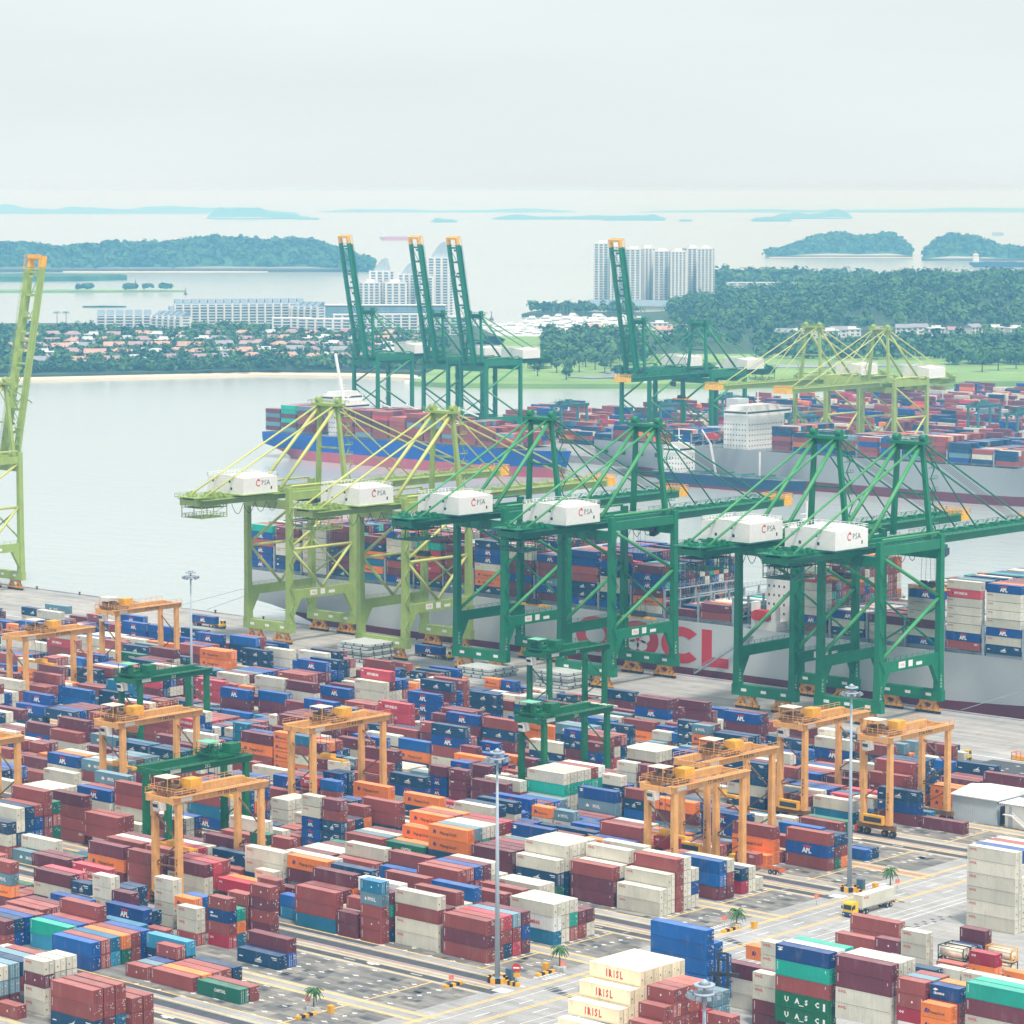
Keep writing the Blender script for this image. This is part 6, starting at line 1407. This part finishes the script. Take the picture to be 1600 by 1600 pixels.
for a in ((578,3760,20,16,14,.3,'low white tower left of the first spire',0),(597,3780,24,18,18,-.2,'white tower with curved spire, left of the group',16),(617,3750,24,18,14,.2,'stepped white tower between the spires',0),(640,3770,22,18,17,-.3,'white tower with narrow spire half behind the second boom',14),(662,3760,20,16,16,.2,'white tower just right of the second boom',0),(688,3780,26,20,23,-.2,'tallest spired tower between second and third booms',19)):
    tower(*a[:7], sail=a[7], grp=GT)
for k, (x, fl) in enumerate(((942,26),(964,25),(990,24),(1010,24),(1034,23),(1058,23),(1080,24),(1102,24))):
    tower(x, 4230-(k%3)*30, 20, 18, fl, (-.3,.1,-.2,.2,-.15,.1,.3,-.2)[k], 'white condominium tower, %s from the left behind lone raised boom' % nth(k+1), nbay=3+k%2)
t = empty('pavilion', P(985,4060,0), R(42.2)-.3); MB().box(-55,55,-10,10,0,8).build('wall', villa_white, t); MB().prism([(-12,8),(12,8),(0,16)], 'x', -57, 57).build('roof', roof_blue, t); tag(t, 'long low hall with slate roof before the condominium towers', 'building')
# marina boats
boat_white = mat('boat_white', (.82,.83,.84), .4, var=.04, scale=.2)
def make_boat(L_, sail):
    t = empty('boat'); h_ = MB(); w_ = L_*.28; h_.v += [(0,-w_/2,0),(L_*.6,-w_/2,0),(L_,0,.4),(L_*.6,w_/2,0),(0,w_/2,0),(0,-w_/2,L_*.11),(L_*.6,-w_/2,L_*.12),(L_*1.05,0,L_*.17),(L_*.6,w_/2,L_*.12),(0,w_/2,L_*.11)]
    h_.f += [(0,1,6,5),(1,2,7,6),(2,3,8,7),(3,4,9,8),(4,0,5,9),(5,6,7,8,9)]; h_.sm += [False]*6; h_.build('hull', boat_white, t)
    if sail: MB().box(L_*.3,L_*.6,-w_*.25,w_*.25,L_*.11,L_*.17).build('cabin', boat_white, t); MB().tube((L_*.5,0,1),(L_*.5,0,L_*1.25),.14,5).build('mast', lamp_grey, t)
    else:
        c_ = MB().prism([(L_*.2,L_*.11),(L_*.72,L_*.12),(L_*.58,L_*.24),(L_*.22,L_*.24)], 'y', -w_*.38, w_*.38).build('cabin', boat_white, t); MB().box(L_*.24,L_*.62,-w_*.385,w_*.385,L_*.155,L_*.20).build('window', glass_far, c_); MB().box(L_*.25,L_*.5,-w_*.3,w_*.3,L_*.24,L_*.31).build('flybridge', boat_white, t)
    return t
bt = [make_boat(16,False), make_boat(22,False), make_boat(13,True), make_boat(28,False)]; ub = [False]*4
for k in range(130):
    q = rb_.choice([0,0,1,1,2,3]); x = rb_.uniform(758,990); d = 3420+rb_.random()*520
    if x < 830: d = min(d, 3640)
    o = bt[q] if not ub[q] else copy_tree(bt[q]); ub[q] = True; o.location = P(x,d,-3.9); o.rotation_euler = (0,0,R(42.2)+rb_.choice([0,math.pi,.1,3.0])+rb_.uniform(-.15,.15))
    tag(o, ('white motor yacht','larger white motor yacht','white sailing boat with bare mast','long white yacht')[q] + ' berthed in the crowded marina', 'boat', ('motor yachts in the marina','larger yachts in the marina','sailing boats in the marina','long yachts in the marina')[q])
# ships at sea and buoys
for (x, d, L_, m, lab) in ((594,10400,104,hull_red,'pale red tanker far out between the raised booms'),(287,10300,116,lash_grey,'long pale ship far out beyond the wooded island'),(1513,6660,116,hull_dkblue,'dark hulled cargo ship before the right island'),(1547,11500,42,lash_grey,'tiny grey ship far out at upper right')):
    sea_ship(*P(x,d)[:2], L_, R(42.2), m, lab)
for k, (x, d) in enumerate(((768,3900),(213,5400),(291,4880),(7,9000))):
    t = empty('buoy', P(x,d,-4)); MB().tube((0,0,0),(0,0,2.5),3,10,2.4).build('float', dark_steel, t); MB().tube((0,0,2.5),(0,0,9),1.4,4,.4).build('tower', dark_steel, t); MB().tube((0,0,9),(0,0,11),.8,8).build('lamp', hull_red, t)
    tag(t, ('dark channel buoy right of the raised booms','small buoy off the tip of the reclaimed land','small buoy off the long flat strip','tall buoy at the far left')[k], 'buoy', 'channel buoys')
# small boats moored by the golf shore
for k, (x, d) in enumerate(((632,2600),(995,2545))):
    o = copy_tree(bt[1]); o.location = P(x,d,-3.9); o.rotation_euler = (0,0,R(42.2)); tag(o, ('barge like boat lying off the end of the beach','boat lying off the golf shore under the lowered green boom')[k], 'boat', 'boats off the golf shore')
# ---------------------------------------------------------------- choose the containers that show largest; the rest becomes one mass
def box_faces(b):
    x0,x1,y0,y1,z0,z1 = b.u,b.u+b.l,b.v,b.v+b.w,b.z+.11,b.z+b.h
    return [(x0,y0,z0),(x1,y0,z0),(x1,y1,z0),(x0,y1,z0),(x0,y0,z1),(x1,y0,z1),(x1,y1,z1),(x0,y1,z1)]
camm = cam.matrix_basis.inverted(); FL = 4850/1600
def project(p):
    q = camm @ Vector(p); return (.5+FL*q.x/-q.z, .5+FL*q.y/-q.z, -q.z)
cand = []
for b in BOXES:
    px, py, dz = project((b.u+b.l/2, b.v+b.w/2, b.z+b.h/2))
    if -.03 < px < 1.03 and -.05 < py < 1.05: cand.append(b)
vv, ff = [], []
for b in cand:
    k = len(vv); vv += box_faces(b); ff += [(k+4,k+5,k+6,k+7),(k,k+1,k+5,k+4),(k+1,k+2,k+6,k+5)]
bvh = BVHTree.FromPolygons(vv, ff, epsilon=0.0); C0 = Vector(cam.location)
for i, b in enumerate(cand):
    hits = 0; tot = 0.; dist = (Vector((b.u,b.v,b.z))-C0).length; s2 = (4850/dist)**2; cx_, cy_ = b.u+b.l/2, b.v+b.w/2
    for fi, (pts, area, nrm) in enumerate(((((.15,.5,1),(.5,.5,1),(.85,.5,1),(.5,.2,1)), b.l*b.w, (0,0,1)), (((.15,0,.5),(.5,0,.5),(.85,0,.5),(.5,0,.85),(.3,0,.2)), b.l*b.h, (0,-1,0)), (((1,.25,.5),(1,.75,.5),(1,.5,.85)), b.w*b.h, (1,0,0)))):
        h = 0
        for p in pts:
            q = Vector((b.u+b.l*p[0], b.v+b.w*p[1], b.z+b.h*p[2])); px, py, _ = project(q)
            if not (0 < px < 1 and 0 < py < 1): continue
            d = (q-C0); L0 = d.length; r_ = bvh.ray_cast(C0, d/L0, L0+5)
            if r_[2] is not None and r_[2]//3 == i: h += 1
        if h:
            d = (C0-Vector((cx_,cy_,b.z))).normalized(); tot += s2*area*max(0,d.dot(Vector(nrm)))*h/len(pts)
    b.vis = tot
vis = sorted([b for b in cand if b.vis > 0], key=lambda b: -b.vis)
single = [b for b in vis if b.where is not None][:296]; chosen = set(id(b) for b in single)
mass = [b for b in vis if id(b) not in chosen]
deck_words = {'near ship':'the big grey ship','blue ship':'the blue ship','grey ship':'the far grey ship'}
def CARD(n): return NUM[n] if n <= 20 else 'twenty-'+NUM[n-20] if n < 30 else 'thirty' if n == 30 else 'thirty-'+NUM[n-30] if n < 40 else 'forty' if n == 40 else 'forty-'+NUM[n-40]
blkn = {k: 'block %s from the front' % nth(i+1) for i, k in enumerate(BORDER)}
def label_of(b):
    nm = CC[b.c][0]; ln = 'short' if b.l < 7 else 'long'
    w_ = b.where
    if w_[0] == 'depot':
        _, s, tier, n = w_; tw_ = 'top' if tier == n else ('bottom' if tier == 1 else nth(n-tier+1)+' from top')
        return '%s %s box, %s, %s' % (nm, ln, tw_, DEPOT[s])
    if w_[0] in deck_words: return '%s container on %s, row %s, tier %s, bay %s' % (nm, deck_words[w_[0]], CARD(w_[1]+1), CARD(w_[2]+1), CARD(w_[3]+1))
    if w_[0] == 'free':
        return '%s %s box, tier %s of %s, row %s, mid yard group %s' % (nm, ln, NUM[w_[3]], NUM[w_[4]], NUM[w_[2]+1], CARD(w_[1]+1))
    key, row, bay, half, tier, n = w_
    return '%s %s box, tier %s of %s, row %s, bay %s%s, %s block' % (nm, ln, NUM[tier], NUM[n], NUM[row+1], CARD(bay+1), '' if half == 'whole' else ' '+half, nth(BORDER.index(key)+1))
# where each depot stack stands, in words
DEPOT = {}
_names = sorted({b.where[1] for b in BOXES if b.where and b.where[0] == 'depot'})
_words = {'cream block':'of the wide cream block, row','cream step':'of the cream steps, step','blue':'behind the cream block, row','red step':'right of the cream steps, step','red':'right of the cream block, row','grey':'before the handler, row','grey east':'right of the grey boxes','green':'left of the maroon stack, row','white column':'left of the emerald stack, row',
 'maroon':'right of the emerald stack, row','stack':'between maroon and orange stacks, row','orange front':'in front of the navy stack','navy':'behind the orange stack','orange back':'behind the navy stack','aqua':'at the bottom right corner, row','white tower':'in the white tower, row','orange rear':'behind the white columns','maroon rear':'behind the handler','white rear':'behind the maroon rear stack',
 'maroon road':'nearest the yellow truck, row','maroon short':'left of the short white stack','white short':'left of the tanks','maroon hazard':'behind the blue hazard box','blue hazard':'right of the tanks','crimson hazard':'left of the yellow tank','white pair':'before the tanks, row','red pair':'behind the white pair','orange pair':'right of the crimson box, row','navy short':'below the short white stack'}
for s in _names:
    parts = s.rsplit(' ', 1); stem_, num = (parts[0], int(parts[1])) if parts[-1].isdigit() else (s, None)
    wd_ = _words.get(stem_, stem_); DEPOT[s] = wd_.replace(', row','').replace(', step','') if (num is None and stem_ not in ('maroon road','white pair','orange pair')) else wd_ + ' ' + NTH[(num if num is not None else 0)+1]
rngd = random.Random(4)
def letters_for(b, ms):
    letters(CC[b.c][2], b.l, b.h, *ms, lambda x, z_: (x, -.012, z_), seed=b.seed)
DM = (lettering_white, lettering_red, lettering_black, lettering_purple)
LM = {}; seen_labels = {}
for b in single:
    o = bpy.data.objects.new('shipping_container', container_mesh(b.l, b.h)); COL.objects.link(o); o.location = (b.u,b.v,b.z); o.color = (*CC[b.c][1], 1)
    dm_ = cont_meshes[(round(b.l,2), b.h, 'door')]
    for k in (0, 1):
        d = bpy.data.objects.new('door', dm_); COL.objects.link(d); d.parent = o; d.location = (b.l-.048, .175+k*1.055, .17); d.color = o.color
    key = (CC[b.c][2], round(b.l,2), b.h, b.seed > .45)
    if key not in LM:
        ms = [MB(), MB(), MB(), MB()]; letters_for(b, ms); LM[key] = [(m_.mesh('lettering', mm)) for m_, mm in zip(ms, DM) if m_.v]
    for me in LM[key]:
        l_ = bpy.data.objects.new('lettering', me); COL.objects.link(l_); l_.parent = o
    wm, ym, km = MB(), MB(), MB(); bb = Box(0,0,0,b.l,b.h,b.c); bb.seed = b.seed; door_marks(wm, ym, bb, rngd, km); km.build('door_bar', lettering_black, o)
    if wm.v: wm.build('door_marking', lettering_white, o)
    if ym.v: ym.build('door_label', yellow_paint, o)
    lab = label_of(b); seen_labels[lab] = seen_labels.get(lab, 0)+1
    if len(lab.split()) > 16: print('LONG', lab)
    tag(o, lab, 'container', 'stacked shipping containers')
# the mass of all other containers
n = len(mass); V = np.array([box_faces(b) for b in mass]).reshape(-1,3)
quad = np.array([(4,5,6,7),(0,1,5,4),(1,2,6,5),(2,3,7,6),(3,0,4,7)])
Fq = (np.arange(n)[:,None,None]*8 + quad[None]).reshape(-1,4)
cols = np.repeat(np.array([(*CC[b.c][1], b.seed) for b in mass]), 8, axis=0)
tv, tf, tc_ = [], [], []; ext = [(.80,.80,.78,.5),(*srgb(205,50,60),.5),(.03,.025,.035,.5),(*srgb(50,35,120),.5),(*srgb(232,170,45),.5)]
off = len(V)
for b in mass:
    if (Vector((b.u,b.v,b.z))-C0).length > 1250: continue
    ms = [MB(), MB(), MB(), MB(), MB()]; letters(CC[b.c][2], b.l, b.h, *ms[:4], lambda x, z_, b=b: (b.u+x, b.v-.02, b.z+z_), seed=b.seed); bb = b
    door_marks(ms[0], ms[4], bb, rngd, ms[2])
    for m_, c in zip(ms, ext):
        for q in m_.f: tf.append(tuple(off+i for i in q))
        tv += m_.v; off += len(m_.v); tc_ += [c]*len(m_.v)
me = bpy.data.meshes.new('container_mass')
allv = np.concatenate([V, np.array(tv).reshape(-1,3)]) if tv else V
me.from_pydata(allv.tolist(), [], [tuple(map(int,q)) for q in Fq] + tf)
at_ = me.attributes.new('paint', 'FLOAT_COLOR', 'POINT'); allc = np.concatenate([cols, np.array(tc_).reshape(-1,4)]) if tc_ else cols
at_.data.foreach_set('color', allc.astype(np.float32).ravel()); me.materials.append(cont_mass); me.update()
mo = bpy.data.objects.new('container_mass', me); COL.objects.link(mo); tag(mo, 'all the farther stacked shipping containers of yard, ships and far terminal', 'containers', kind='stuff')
print('BOXES', len(BOXES), 'visible', len(vis), 'single', len(single), 'mass', len(mass), 'dup labels', [k for k, v_ in seen_labels.items() if v_ > 1][:5], 'min vis', single[-1].vis)
# ---------------------------------------------------------------- haze
hz = MB().box(-66000,6000,-6000,66000,-10,168); ho_ = hz.build('haze', None); hm_ = bpy.data.materials.new('haze'); hm_.use_nodes = True; t = hm_.node_tree; t.nodes.clear()
pv = N(t, 'ShaderNodeVolumePrincipled'); pv.inputs['Color'].default_value = (.24,.62,1.0,1); pv.inputs['Absorption Color'].default_value = (1,1,1,1); pv.inputs['Density'].default_value = HAZE; pv.inputs['Anisotropy'].default_value = .5
ou = N(t, 'ShaderNodeOutputMaterial'); t.links.new(pv.outputs['Volume'], ou.inputs['Volume']); ho_.data.materials.append(hm_)
tag(ho_, 'pale blue haze filling the air over harbour and sea', 'haze', kind='stuff')
